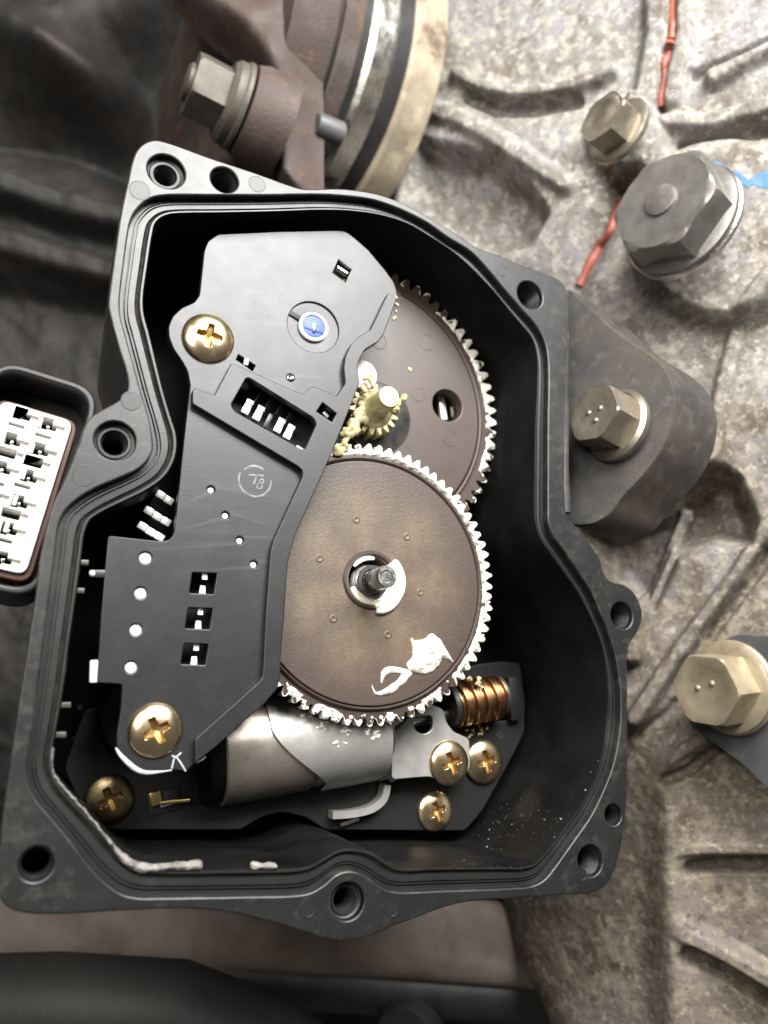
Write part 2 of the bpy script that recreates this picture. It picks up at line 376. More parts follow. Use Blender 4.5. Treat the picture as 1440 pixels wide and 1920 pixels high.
OUT = [(248,300),(255,283),(270,268),(290,262),(312,266),(393,295),(477,323),(553,350),(572,354),(633,353),(667,356),(707,363),(750,378),(800,404),(840,428),(877,452),(903,468),
 (933,477),(983,499),(1050,525),(1064,545),(1062,700),(1061,960),(1066,972),(1085,992),(1112,1027),(1127,1052),(1132,1073),(1144,1089),(1170,1096),(1190,1112),(1202,1137),(1204,1162),(1195,1186),(1181,1207),(1176,1240),
 (1177,1300),(1176,1494),(1169,1564),(1157,1619),(1145,1650),(1125,1669),(1108,1675),(1042,1679),(959,1685),(903,1688),(862,1694),(820,1706),(790,1718),(740,1736),(700,1753),(667,1762),(633,1763),(600,1757),
 (540,1738),(490,1725),(440,1713),(350,1704),(233,1708),(100,1715),(50,1713),(20,1705),(3,1690),(-3,1665),(5,1533),(20,1425),(38,1300),(50,1225),(67,1112),(80,1022),(98,950),(123,895),(148,832),(158,800),
 (172,780),(200,763),(225,748),(238,733),(240,715),(235,690),(222,650),(208,598),(203,572),(206,540),(215,473),(226,400),(240,335)]
OUT2 = spline([at(*p, 0)[:2] for p in OUT], 4)
# screw holes in the flange: px centre, countersink radius px, bore radius px, style
HOLES = [(312,321,31,18,'bush'),(421,337,23,22,'bore'),(216,826,36,22,'bush'),(994,553,25,24,'bore'),(1166,1154,25,24,'bore'),(1150,1528,20,19,'bore'),
         (1107,1614,30,29,'bore'),(652,1690,36,23,'bush'),(68,1620,33,30,'bore')]
H = thing('actuator_housing', (*at(640, 1000)[:2], -44), 'open black plastic actuator housing bolted to the cast casing, its cover off', 'housing')
hl = []
for hx, hy, hr, hb, st in HOLES: hl.append((at(hx, hy)[:2], hr * mmpx(hx, hy), hb * mmpx(hx, hy), st))
plate('flange', 'black_plastic', [tuple(p) for p in OUT2], [[tuple(p[:2]) for p in A3]] + [circ(c, r, 36) for c, r, b, s in hl], 0, 6.5, .35, H)
for (c, r, b, s) in hl:
    zb = -14
    if s == 'bush':
        prof = [(r, -.3), (r, -1.6), (r * .82, -1.9), (r * .80, -1.5), (b * 1.12, -1.5), (b, -2.0)]
    else:
        prof = [(r, -.35), (b, -.9)]
    z = prof[-1][1]
    k = 0
    while z > zb:
        prof += [(b, z - .35), (b * .93, z - .6)]; z -= .7; prof.append((b, z)); k += 1
    prof += [(b, zb), (.02, zb)]
    lathe('screw_hole', 'dark_steel' if s == 'bush' else 'black_plastic', prof, (c[0], c[1], 0), n=36, parent=H, cap=False, smooth=30)
# gasket ledge with its grooves, then the inner wall
prof = [(-.02,-3.5),(-.02,LED),(.17,LED),(.19,LED-.6),(.235,LED-.6),(.25,LED+.12),(.31,LED+.12),(.325,LED-.6),(.375,LED-.6),(.39,LED+.05),(.66,LED),(.70,LED-.35),(.84,LED-.9),(.86,LED+.35),(.89,LED+.45),(.98,LED+.45),(1.0,LED+.3)]
rings = []
for t, z in prof:
    r = A3 * (1 - t) + B3 * t; r = r.copy(); r[:, 2] = z; rings.append(r)
finish('gasket_groove', loft_mesh(rings), 'black_plastic', H, 30)
cen = B3.mean(0)
FLOOR = -41.0
def inset(loop, d):
    P = np.asarray(loop)[:, :2]; t = np.roll(P, -1, 0) - np.roll(P, 1, 0); t /= np.linalg.norm(t, axis=1)[:, None]
    nn = np.c_[-t[:, 1], t[:, 0]]
    a = .5 * np.sum(P[:, 0] * np.roll(P[:, 1], -1) - np.roll(P[:, 0], -1) * P[:, 1])
    return P + nn * (d if a > 0 else -d)
def ring_at(loop2, z): return np.c_[loop2, np.full(len(loop2), z)]
rings = [ring_at(B3[:, :2], LED + .3), ring_at(inset(B3, .25), LED - .3), ring_at(inset(B3, .9), FLOOR + 1.2), ring_at(inset(B3, 1.3), FLOOR + .3)]
finish('inner_wall', loft_mesh(rings), 'inner_plastic', H, 30)
plate('floor_panel', 'inner_plastic', [tuple(p) for p in inset(B3, .6)], [], FLOOR + .4, 2.4, .1, H)
O3 = inset(A3, -1.6)
rings = [ring_at(O3, -6.2), ring_at(inset(A3, -1.0), -20), ring_at(inset(A3, -.2), FLOOR - 2.5)]
finish('outer_wall', loft_mesh(rings, True, False, True), 'black_plastic', H, 30)
# moulded ejector marks on the flange
for (x, y, r) in ((262,357,18),(482,345,15),(246,752,18),(157,892,20),(942,508,11),(1090,1640,12),(735,1705,14),(578,1705,15),(110,1690,14),(1120,1090,10)):
    c = at(x, y); k = r * mmpx(x, y)
    lathe('ejector_mark', 'shroud_plastic', [(k, -.02), (k, .05), (k * .93, .06), (k * .9, .035), (.01, .035)], (c[0], c[1], 0), n=32, parent=H, cap=False, smooth=2)
# small stand-off tabs on the left wall, and a boss seen below the plate
for (x, y) in ((156,1054),(148,1107),(122,1322),(113,1378)):
    c = at(x - 4, y, -4); box('wall_tab', 'black_plastic', (c[0], c[1], -6.0), 1.3, .45, 2.0, math.radians(-4), .12, H)
for (x, y, rr) in ((146,1388,4.5),(150,1327,6)):
    c = at(x, y, -30); lathe('locating_pin', 'bracket_steel' if rr < 5 else 'base_plastic', [(rr*.12, -8), (rr*.12, 0), (rr*.09, .2), (.01, .2)], (c[0], c[1], -30), n=16, parent=H)
c = at(262, 1345, -24); lathe('round_boss', 'inner_plastic', [(8.5, -16), (8.0, -1), (7.4, 0), (4, 0), (3.8, -3), (.01, -3)], (c[0], c[1], -22), n=40, parent=H)
# curved moulded ribs on the dark right wall
tube('moulded_rib', 'black_plastic', [at(937, 1030, -30), at(955, 1033, -32), at(975, 1043, -34), at(1000, 1068, -37)], .55, parent=H)
tube('moulded_rib', 'black_plastic', [at(938, 800, -24), at(965, 785, -20), at(1000, 772, -12)], .3, parent=H)

# mounting ear on the housing side with its own tilted face
ME = cv((-.79, .29, .545)); ME /= np.linalg.norm(ME)
EP = atd(1060, 760, 191.5 * 1.0)
EAR = [(1058,541),(1093,567),(1160,627),(1213,660),(1245,690),(1262,727),(1265,762),(1257,807),(1237,850),(1207,890),(1167,933),(1140,967),(1100,985),(1052,972)]
ear_n = cv((-.55, .20, .81)); ear_n /= np.linalg.norm(ear_n)
EP = atd(1160, 780, 200)
front = np.array([atp(x, y, EP, ear_n) for x, y in EAR])
front = spline(front, 6)
ax_, ay_, az_ = frame(ear_n)
c0 = front.mean(0)
back_dir = -cv((-.80, .24, .55)); back_dir /= np.linalg.norm(back_dir)
T = 17.0
rings = [front * .0 + (c0 + (front - c0) * .0)]
rings = [c0 + (front - c0) * .985, c0 + (front - c0) * .992 + back_dir * .25, front + back_dir * 1.0, front + back_dir * T * .6, front + back_dir * T]
finish('mounting_ear', fixn(loft_mesh(rings, True, True, True)), 'dusty_plastic', H, 30)
# rounded ridge between flange and ear
tube('flange_ridge', 'dusty_plastic', [at(1056, 548, -1.6), at(1054, 640, -1.7), at(1053, 760, -1.8), at(1053, 880, -1.8), at(1058, 962, -1.8)], [1.5, 1.7, 1.7, 1.7, 1.5], 14, H)

# ------------------------------------------------------------------ background casing (cast heightfield)
def heightfield(name, m, x0, x1, y0, y1, step, base, up, hfn, label, cat, kind=None, parent=None, keep=None):
    xs = np.arange(x0, x1 + step, step); ys = np.arange(y0, y1 + step, step); X, Y = np.meshgrid(xs, ys)
    R = np.stack([(X - 720) / F, -(Y - 960) / F, -np.ones_like(X)], -1) @ M.T
    p0, nn = base
    t = np.dot(p0 - C, nn) / (R @ nn)
    P = C + R * t[..., None] + np.asarray(up) * hfn(X, Y)[..., None]
    h, w_ = X.shape; idx = np.arange(h * w_).reshape(h, w_)
    q = np.stack([idx[:-1, :-1], idx[1:, :-1], idx[1:, 1:], idx[:-1, 1:]], -1).reshape(-1, 4)
    if keep is not None:
        ok = keep(X, Y).ravel(); q = q[ok[q].all(1)]; used = np.unique(q); mp = np.zeros(h * w_, int); mp[used] = np.arange(len(used))
        q = mp[q]; P = P.reshape(-1, 3)[used]; h, w_ = 1, len(used)
    me = bpy.data.meshes.new('hf'); me.vertices.add(h * w_); me.vertices.foreach_set('co', P.ravel())
    me.loops.add(len(q) * 4); me.polygons.add(len(q))
    me.loops.foreach_set('vertex_index', q.ravel()); me.polygons.foreach_set('loop_start', np.arange(0, len(q) * 4, 4))
    me.update(); me.validate()
    o = finish(name, me, m, parent, 0)
    return tag(o, label, cat, None, kind)

MC = cv((-.50, .12, .86)); MC /= np.linalg.norm(MC)
def ridge(X, Y, poly, s, a):
    d = pdist(X, Y, poly)
    return a * smst((1.2 * s - d) / (s * .8)) if s < 35 else a * np.exp(-(d / s) ** 2)
def casing_h(X, Y):
    h = 1.2 * vnoise(X / 130, Y / 130, 1) + .4 * vnoise(X / 40, Y / 40, 2) + .22 * vnoise(X / 14, Y / 14, 3) + .2 * vnoise(X / 7, Y / 7, 4)
    # upper web and its two overhanging ribs
    h += ridge(X, Y, [(862,142),(900,166),(970,180),(1050,176),(1150,138)], 16, 4.0)
    h -= ridge(X, Y, [(880,182),(930,205),(1000,206),(1080,190)], 15, 4.0)
    h += ridge(X, Y, [(800,205),(870,228),(930,262),(1010,315),(1060,345)], 22, 3.0)
    h -= 13 * area_mask(X, Y, [(780,268),(900,292),(985,350),(1015,395),(985,450),(900,470),(760,380)], 20)
    h -= 10 * area_mask(X, Y, [(1150,330),(1190,330),(1140,420),(1100,500),(1078,545),(1055,530),(1100,430)], 30)
    # parting line flange with the sealant groove
    h += ridge(X, Y, [(1240,-100),(1235,80),(1215,190),(1190,270)], 30, 4.5)
    h += ridge(X, Y, [(1290,-100),(1285,80),(1262,190)], 22, 3.8)
    h -= ridge(X, Y, [(1264,-100),(1260,60),(1243,150),(1240,210)], 8, 3.0)
    h += ridge(X, Y, [(1340,150),(1440,95),(1560,60)], 20, 4.0); h -= ridge(X, Y, [(1300,140),(1360,118),(1460,72)], 12, 3.5)
    h += ridge(X, Y, [(1260,232),(1330,235),(1450,205),(1560,190)], 20, 4.0); h -= ridge(X, Y, [(1280,272),(1360,262),(1460,240),(1560,230)], 13, 4.5)
    # bosses under the bolts
    h += 5.0 * smst((86 - np.hypot(X - 1178, Y - 262)) / 26)
    h += 6.5 * smst((190 - np.hypot(X - 1360, Y - 440)) / 40)
    # right hand ribs and hollow
    h += ridge(X, Y, [(1560,520),(1440,545),(1385,620),(1350,760),(1330,880)], 20, 3.2)
    h -= 15 * area_mask(X, Y, [(1295,905),(1345,885),(1375,905),(1402,975),(1400,1010),(1330,1010),(1260,1040),(1215,1130),(1150,1100),(1100,1000),(1230,960)], 26)
    h += ridge(X, Y, [(1275,960),(1240,1040),(1205,1130),(1190,1230)], 17, 6.0)
    h += ridge(X, Y, [(1560,900),(1440,990),(1385,1080),(1320,1165),(1250,1260),(1195,1345)], 20, 5.5)
    h -= ridge(X, Y, [(1440,1040),(1375,1130),(1330,1190)], 16, 3.0)
    h -= ridge(X, Y, [(1290,1300),(1240,1350),(1200,1380)], 14, 2.5)
    h += ridge(X, Y, [(1380,1335),(1300,1395),(1225,1440)], 17, 3.0 * smst((X - 1228) / 60)); h -= ridge(X, Y, [(1350,1400),(1290,1445),(1250,1460)], 13, 3.5)
    # lower rounded corner column and its ribs
    xc = 1262 + .04 * (Y - 1500)
    low = smst((Y - 1330) / 220)
    h += low * (7 * np.exp(-((X - xc) / 42) ** 2) - .00016 * np.maximum(xc - X, 0) ** 2)
    h += ridge(X, Y, [(1265,1585),(1360,1585),(1560,1585)], 17, 5.0 * smst((X - 1262) / 70)); h -= ridge(X, Y, [(1300,1622),(1380,1622),(1560,1622)], 15, 4.5)
    h += ridge(X, Y, [(1265,1720),(1380,1790),(1560,1900)], 20, 5.0 * smst((X - 1262) / 70)); h -= ridge(X, Y, [(1300,1780),(1380,1832),(1560,1945)], 20, 5.0)
    return h
def casing_edge(Y): return np.interp(Y, [-300, 300, 700, 1600, 1720, 1790, 1850, 1920, 2100], [690, 690, 760, 800, 850, 868, 900, 955, 1060])
def clipc(X, Y):
    h = casing_h(X, Y)
    edge = np.interp(Y, [-300, 300, 700, 1600, 1720, 1790, 1850, 1920, 2100], [690, 690, 760, 800, 850, 868, 900, 955, 1060])
    d = np.maximum(X - edge, 0)
    return h - 9 * np.exp(-d / 20)
heightfield('transmission_casing', 'cast_alu', 640, 1640, -180, 2080, 3.5, (atd(1250, 900, 232), MC), MC, clipc,
            'rough ribbed cast aluminium casing, pale and dirt-stained, behind the black housing', 'casing', keep=lambda X, Y: X > casing_edge(Y))

from mathutils.bvhtree import BVHTree
_co = bpy.data.objects['transmission_casing']
def bvh(obs):
    vs, fs = [], []
    for o in obs:
        b0 = len(vs); lo = o.parent.location if o.parent else o.location
        vs += [(lo + v_.co) * 1000 for v_ in o.data.vertices]; fs += [tuple(k + b0 for k in p_.vertices) for p_ in o.data.polygons]
    return BVHTree.FromPolygons(vs, fs)
BV = bvh([_co])
def on_casing(px, py, lift=0., back=230, tree=None):
    r = ray(px, py); h = (tree or BV).ray_cast(Vector(C), Vector(r).normalized())
    if h[0] is None: return C + r * back
    n_ = np.array(h[1]); n_ = n_ if np.dot(n_, r) < 0 else -n_
    return np.array(h[0]) + n_ * lift

# ------------------------------------------------------------------ hex bolts
def hexr(t, r, h, R0): return 1.0
def bolt(name, mname, base, axis, af, hh, fl_r, label, rot=0., up=(0, 1, 0), fl_h=1.6, dots=0, dish=0., washer=None, stud=None, group=None, flange_mat=None):
    """Hex bolt head: flange/washer disc at base, chamfered hex head, marks on the end."""
    base = np.asarray(base, float); x, y, a = frame(axis, up)
    o = thing(name, base, label, 'bolt', group)
    if washer:
        lathe('washer', washer[2], [(washer[0], 0), (washer[0], washer[1] * .7), (washer[0] * .97, washer[1]), (af * .3, washer[1])], base, axis, 48, o, 35, up)
        base = base + a * washer[1]
    lathe('flange', flange_mat or mname, [(fl_r * .98, -.5), (fl_r, .2), (fl_r * .99, fl_h * .6), (fl_r * .88, fl_h), (af * .3, fl_h)], base, axis, 48, o, 35, up)
    rc = af / math.sqrt(3)
    rings = []; n = 72
    def hexrad(t):
        k = ((t - rot) % (math.pi / 3)) - math.pi / 6
        return (af / 2) / math.cos(k)
    ts = [2 * math.pi * i / n + rot for i in range(n)]
    for h_, lim, sc in ((fl_h * .7, 9, 1), (hh * .86, 9, 1), (hh * .95, rc * (.985 if af < 20 else .95), 1), (hh, rc * (.93 if af < 20 else .86), 1), (hh, rc * .80, 1), (hh - dish * .4, rc * .62, 1), (hh - dish, rc * .42, 1), (hh - dish, .01, 1)):
        rr = []
        for t in ts:
            q = hexrad(t) if lim == 9 else min(hexrad(t), lim)
            rr.append(base + a * h_ + (x * math.cos(t) + y * math.sin(t)) * q)
        rings.append(rr)
    head = finish('head', fixn(loft_mesh(rings, True, False, True)), mname, o, 28)
    for k in range(dots):
        t = .9 + k * 2.2; p = base + a * (hh - dish) + (x * math.cos(t) + y * math.sin(t)) * rc * .25
        lathe('grade_mark', mname, [(.75, -.1), (.7, .2), (.4, .45), (.01, .5)], p, axis, 12, head, 60, up)
    if stud:
        lathe('end_boss', mname, [(stud[0], -.3), (stud[0], stud[1] * .7), (stud[0] * .85, stud[1]), (.01, stud[1])], base + a * (hh - dish), axis, 32, head, 35, up)
    return o
UPC = cv((.3, 1, 0))
bolt('flange_bolt', 'hex_steel', atp(1158, 800, EP, ear_n) + ear_n * .3, ME, 13.0, 9.0, 9.2,
     'dirty steel flange bolt holding the dusty ear of the black housing', rot=math.radians(12), up=UPC, dots=3, dish=.5, fl_h=1.8)
bolt('drain_plug', 'hex_plug', atd(1282, 418, 222), cv((-.72, .26, .64)), 26, 10.5, 15.8,
     'big grey hex plug with blue paint and a round raised centre', rot=math.radians(8), up=UPC, stud=(4.3, .9), fl_h=2.2, washer=(16.4, 1.4, 'worn_silver'))
bolt('casing_bolt', 'hex_steel', atd(1163, 248, 226), ME, 13.0, 8.0, 9.4,
     'small weathered hex bolt beside the red sealant seam, above the big plug', rot=math.radians(20), up=UPC, dish=1.2, fl_h=1.6)
bolt('bracket_bolt', 'hex_gold', atd(1372, 1288, 206), cv((-.80, .06, .60)), 15.8, 10.5, 11.2,
     'yellowish hex bolt clamping the slate grey bracket', rot=math.radians(3), up=cv((0, 1, 0)), dots=2, dish=.7, fl_h=1.4, washer=(11.6, 1.4, 'hex_gold'))
M2 = cv((-.86, .26, .44)); M2 /= np.linalg.norm(M2)
AX = cv((-.80, .08, .595)); AX /= np.linalg.norm(AX)
AC = atd(656, 187, 318); KS = 318 / 273
FACE = AC + AX * 48 * KS
YQ = atp(512, 234, FACE, AX); YB = YQ + M2 * 10.5
ys = float(np.dot(YB - C, -NV)) ; ys = float(np.linalg.norm(YB - C)) / 262
bolt('yoke_bolt', 'hex_rusty', YB, M2, 14.2 * 1.12 * ys, 11.5 * 1.12 * ys, 10.2 * 1.12 * ys,
     'olive-grey hex bolt with a yellow streak on the rusty flange', rot=math.radians(30), up=UPC, fl_h=3.6, stud=(5.2, 1.6), washer=(10.8 * 1.12 * ys, 1.6, 'hex_rusty'))
# blue paint brushed over the boss behind the plug
def paint(poly, label):
    st = 2.5; P = np.array(poly, float); lo, hi = P.min(0) - 3, P.max(0) + 3
    xs = np.arange(lo[0], hi[0], st); ys = np.arange(lo[1], hi[1], st); X, Yg = np.meshgrid(xs, ys)
    d = pdist(X, Yg, P, True) * np.where(inside(X, Yg, P), 1, -1) + 9 * vnoise(X / 9, Yg / 9, 44) + 5 * vnoise(X / 4, Yg / 4, 45)
    ok = d > 0; idx = -np.ones(X.shape, int); idx[ok] = np.arange(ok.sum())
    v = [on_casing(x, y, .14) for x, y in zip(X[ok], Yg[ok])]
    q = np.stack([idx[:-1, :-1], idx[1:, :-1], idx[1:, 1:], idx[:-1, 1:]], -1).reshape(-1, 4); q = q[(q >= 0).all(1)]
    return tag(finish('paint_dab', mesh_pd(v, [tuple(int(k) for k in r) for r in q]), 'blue_paint', None, 0), label, 'paint')
paint([(1335,300),(1350,305),(1378,320),(1405,334),(1425,322),(1460,315),(1500,312),(1500,350),(1440,352),(1405,350),(1380,352),(1362,362),(1350,345)], 'bright blue paint dab on the cast casing behind the hex plug')

# slate bracket under the bracket bolt
br = [(1290,1352),(1330,1330),(1320,1270),(1340,1215),(1380,1190),(1440,1192),(1560,1180),(1560,1560),(1440,1480),(1400,1440),(1340,1395)]
bn = cv((-.72, .06, .69)); bn /= np.linalg.norm(bn); bp0 = atd(1380, 1290, 207)
pts = np.array([atp(x, y, bp0, bn) for x, y in br]); pts = spline(pts, 3); c_ = pts.mean(0)
bk = finish('bracket', fixn(loft_mesh([c_ + (pts - c_) * .03, c_ + (pts - c_) * .985, pts - bn * .3, pts - bn * 4.0], True, True, True)), 'slate_paint', None, 35)
tag(bk, 'slate grey painted bracket plate on the cast casing under a yellowish bolt', 'bracket')

# red sealant beads
def bead(path, r, label):
    p = np.array([on_casing(q[0], q[1], .7) for q in spline(path, 6, False)])
    rr = [r * (1 + .10 * math.sin(i * .9) + .18 * math.sin(i * .37 + 1)) * (.4 if i in (0, len(p) - 1) else 1) for i in range(len(p))]
    return tag(finish('sealant_bead', tube_mesh(p, rr, 8, .8), 'red_sealant', None, 60), label, 'sealant', 'red sealant along the casing seam')
bead([(1268,-40,217),(1266,0,217),(1266,60,217.5),(1253,108,218),(1243,120,218),(1246,150,218.5),(1241,202,219)], 1.55, 'red sealant bead squeezed from the casing seam, above the big plug')
bead([(1166,372,222),(1158,410,222),(1146,440,222),(1122,470,222),(1102,500,222),(1084,538,223)], 1.7, 'red sealant bead running from the big plug down to the black housing')

# ------------------------------------------------------------------ rusty driveline flange
Y = thing('driveline_flange', AC, 'rust-brown driveline flange with silver and tan rings behind the housing', 'flange')
def disc(name, m, r, s0, s1, ch=.6, lobes=None):
    r, s0, s1 = r * KS, s0 * KS, s1 * KS
    return lathe(name, m, [(r * .3, s0), (r - ch, s0), (r, s0 + ch), (r, s1 - ch), (r - ch, s1), (r * .2, s1)], AC, AX, 96, Y, 35, UPC, True, lobes)
disc('cast_ring', 'boss_tan', 50, 0, 11.5, 1.2); disc('seal_ring', 'dark_steel', 48.5, 11, 16.5)
disc('silver_ring', 'worn_silver', 49.3, 16, 24.5, 1.5); disc('dust_ring', 'dark_steel', 47.5, 24, 28); disc('companion_flange', 'rust_brown', 49.5, 27.5, 33.5)
disc('spacer', 'dark_steel', 48, 33, 34.5); disc('yoke_flange', 'rust_brown', 50, 34.5, 48, 1.2)
lathe('bolt_boss', 'rust_brown', [(6, -13), (14.5, -13), (13.8, -4), (12.6, -.8), (6, -.4)], YB - M2 * .2, M2, 48, Y, 35, UPC)
YN = cv((-.25, .10, .96)); YN /= np.linalg.norm(YN)
yp = [(260,-200),(335,-30),(400,35),(470,85),(500,125),(520,165),(525,330),(552,340),(556,180),(560,-200)]
def yoke_h(X, Y_):
    h = 1.5 * vnoise(X / 80, Y_ / 80, 31) + .7 * vnoise(X / 30, Y_ / 30, 32)
    h += ridge(X, Y_, [(330,-60),(400,15),(480,75),(520,130)], 40, 5)
    return h - 14 * (1 - area_mask(X, Y_, yp, 50)) ** 2 + 4
heightfield('yoke_arm', 'rust_brown', 220, 640, -200, 360, 5, (atp(500, 90, FACE, AX) + YN * 2, YN), YN, yoke_h, None, None, parent=Y, keep=lambda X, Y_: area_mask(X, Y_, yp, 50) > .04)
YT = bvh([o for o in Y.children])
for (x, y, r_, m_) in ((602, 236, 3.6, 'slate_paint'),):
    lathe('nut', m_, [(r_, -7), (r_, 1.2), (r_ * .85, 2.0), (.1, 2.1)], on_casing(x, y, 0, 250, YT), AX, 24, Y, 35, UPC)

# ------------------------------------------------------------------ dark gearbox body on the left
MD = cv((.1, .1, 1)); MD /= np.linalg.norm(MD)
def dark_h(X, Y_):
    h = 4 * vnoise(X / 160, Y_ / 160, 21) + 2.2 * vnoise(X / 55, Y_ / 55, 22) + 1.1 * vnoise(X / 22, Y_ / 22, 23) + .6 * vnoise(X / 13, Y_ / 13, 24)
    h += ridge(X, Y_, [(-200,30),(0,90),(110,150),(190,190)], 46, 20) + ridge(X, Y_, [(60,190),(120,170),(180,185)], 40, 10)
    h += ridge(X, Y_, [(90,60),(190,40),(300,-20)], 55, 12)
    h -= 22 * area_mask(X, Y_, [(-50,250),(60,225),(190,235),(300,290),(420,330),(420,420),(200,330),(60,280)], 90)
    h -= 20 * area_mask(X, Y_, [(200,60),(330,60),(340,260),(240,260),(190,150)], 90)
    h += ridge(X, Y_, [(-200,330),(0,360),(110,395),(260,430)], 34, 12)
    h += ridge(X, Y_, [(-200,440),(0,455),(120,490),(220,520)], 30, 7)
    h -= 14 * smst((Y_ - 480 - .2 * X) / 60)
    return h
heightfield('gearbox_body', 'dark_cast', -360, 1560, -330, 2300, 7, (atd(200, 900, 290), MD), MD, dark_h,
            'dark brown-black gearbox body filling the space behind the housing', 'gearbox')
tag(tube('cross_rail', 'brown_plate', [atd(-260, 1735, 262), atd(200, 1735, 262), atd(560, 1742, 264), atd(1020, 1775, 268)], 12.5, 24, None, .5), 'blurred brown rail running below the housing', 'rail')
tag(tube('rubber_hose', 'hose_rubber', [atd(-280, 1900, 214), atd(100, 1890, 214), atd(330, 1900, 214), atd(520, 1960, 214), atd(640, 2060, 214)], [13, 13, 12.5, 11, 10], 28), 'thick black rubber hose beneath the brown rail', 'hose')
tag(tube('dark_rod', 'dark_steel', [atd(-280, 1818, 262), atd(200, 1818, 262), atd(560, 1838, 266), atd(1060, 1870, 272)], 8.5, 20), 'dark metal rod between the brown rail and the rubber hose', 'rod')
lathe_o = lathe('boss_stub', 'dark_cast', [(6, -20), (9.5, -20), (9.5, 8), (8.5, 9.5), (.1, 9.5)], atd(770, 1925, 262), cv((-.3, .2, 1)), 40, None, 35)
tag(lathe_o, 'dark round stub beside the pale casing, below the housing', 'stub')

# ------------------------------------------------------------------ wiring connector
cz = -10.0
def conn(px, py, z=cz): return at(px, py, z)
K = thing('wire_connector', conn(60, 920, -34), 'white multi-pin connector socket in a black shroud', 'connector')
ca, cb, cc_, cd = conn(22, 745), conn(137, 790), conn(48, 1078), conn(-67, 1040)
ul = (cc_ - cb)[:2]; LL = np.linalg.norm(ul); ul = ul / LL; us = np.array([-ul[1], ul[0]])
if np.dot(us, (ca - cb)[:2]) < 0: us = -us
WW = abs(np.dot((ca - cb)[:2], us))
def cxy(s, l): return tuple(cb[:2] + us * s + ul * l)      # s: across from the right edge, l: along from the top
WW = max(WW, 13.0)
out = rounded([cxy(0, 0), cxy(WW, 0), cxy(WW, LL), cxy(0, LL)], 1.8)
cav = []; face = []; pins = []
for (x, y, ws, wl) in ((97,797,2.5,2.3),(81,817,2.6,.5),(77,843,2.5,2.3),(62,866,2.9,1.7),(55,893,2.5,2.3),(42,911,2.6,.5),(37,941,2.5,2.3),(20,963,2.9,1.7),(17,992,2.5,2.3),(7,1013,2.6,.5),(7,1047,2.5,2.3),
                       (43,776,2.5,2.3),(31,797,2.6,.5),(24,824,2.5,2.3),(12,848,2.9,1.7),(5,877,2.5,2.3),(-8,905,2.6,.5),(-14,925,2.5,2.3)):
    p = conn(x, y)[:2] - cb[:2]; s0, l0 = np.dot(p, us), np.dot(p, ul)
    s0 = min(max(s0, 2.6 + ws / 2), WW - .8 - ws / 2)
    ws *= 1.1; wl *= 1.06 if wl > 1 else 1.3
    if wl > 2.2:
        q = [(-ws/2, -wl*.2), (-ws*.2, -wl*.2), (-ws*.2, -wl/2), (ws/2, -wl/2), (ws/2, wl/2), (ws*.05, wl/2), (ws*.05, wl*.3), (-ws/2, wl*.3)]
        g = [(-ws/2-1.5, -wl*.12), (-ws*.2, -wl*.12), (-ws*.2, -wl/2), (ws/2, -wl/2), (ws/2, wl/2), (ws*.05, wl/2), (ws*.05, wl*.42), (-ws/2-1.5, wl*.42)]
        pins.append((s0 + .15, l0 + .1))
    else:
        q = [(-ws/2, -wl/2), (ws/2, -wl/2), (ws/2, wl/2), (-ws/2, wl/2)]
        g = q if wl < 1 else [(-ws/2-1.4, -wl*.3), (-ws/2, -wl*.3), (-ws/2, -wl/2), (ws/2, -wl/2), (ws/2, wl/2), (-ws/2-1.4, wl/2)]
    cav.append([cxy(s0 + a, l0 + b) for a, b in q]); face.append([cxy(s0 + a, l0 + b) for a, b in g])
tb = plate('terminal_block', 'white_plastic', out, cav, cz - 1.1, 8, .1, K)
plate('block_face', 'white_plastic', out, face, cz, 1.15, .22, K)
plate('block_floor', 'dark_hole', rounded([cxy(.4, .4), cxy(WW - .4, .4), cxy(WW - .4, LL - .4), cxy(.4, LL - .4)], 1.5), [], cz - 5.2, 1.5, .05, K)
for (s0, l0) in pins:
    p = cxy(s0, l0); box('pin', 'nickel', (p[0], p[1], cz - 3.6), .3, .3, 2.0, math.atan2(ul[1], ul[0]), .12, tb)
plate('seal', 'brown_seal', rounded([cxy(-1.1, -.6), cxy(WW + 1.1, -.6), cxy(WW + 1.1, LL + 1.3), cxy(-1.1, LL + 1.3)], 2.6), [out[::1]], cz - 1.0, 7, .3, K)
so = rounded([cxy(-3.4, -6.6), cxy(WW + 3.0, -6.6), cxy(WW + 3.0, LL + 4.3), cxy(-3.4, LL + 4.3)], 5.5, 8)
si = rounded([cxy(-2.1, -5.2), cxy(WW + 1.8, -5.2), cxy(WW + 1.8, LL + 2.9), cxy(-2.1, LL + 2.9)], 4.4, 8)
plate('shroud', 'shroud_plastic', so, [si], cz + 3.2, 22, .5, K)
plate('shroud_floor', 'shroud_plastic', si, [], cz - 8, 2, .1, K)
for k in range(5):
    p = cxy(WW * .42, 2.2 + k * 5.2); box('divider', 'white_plastic', (p[0], p[1], cz - .15), .35, .9, .5, math.atan2(ul[1], ul[0]) + math.pi / 2, .1, tb)

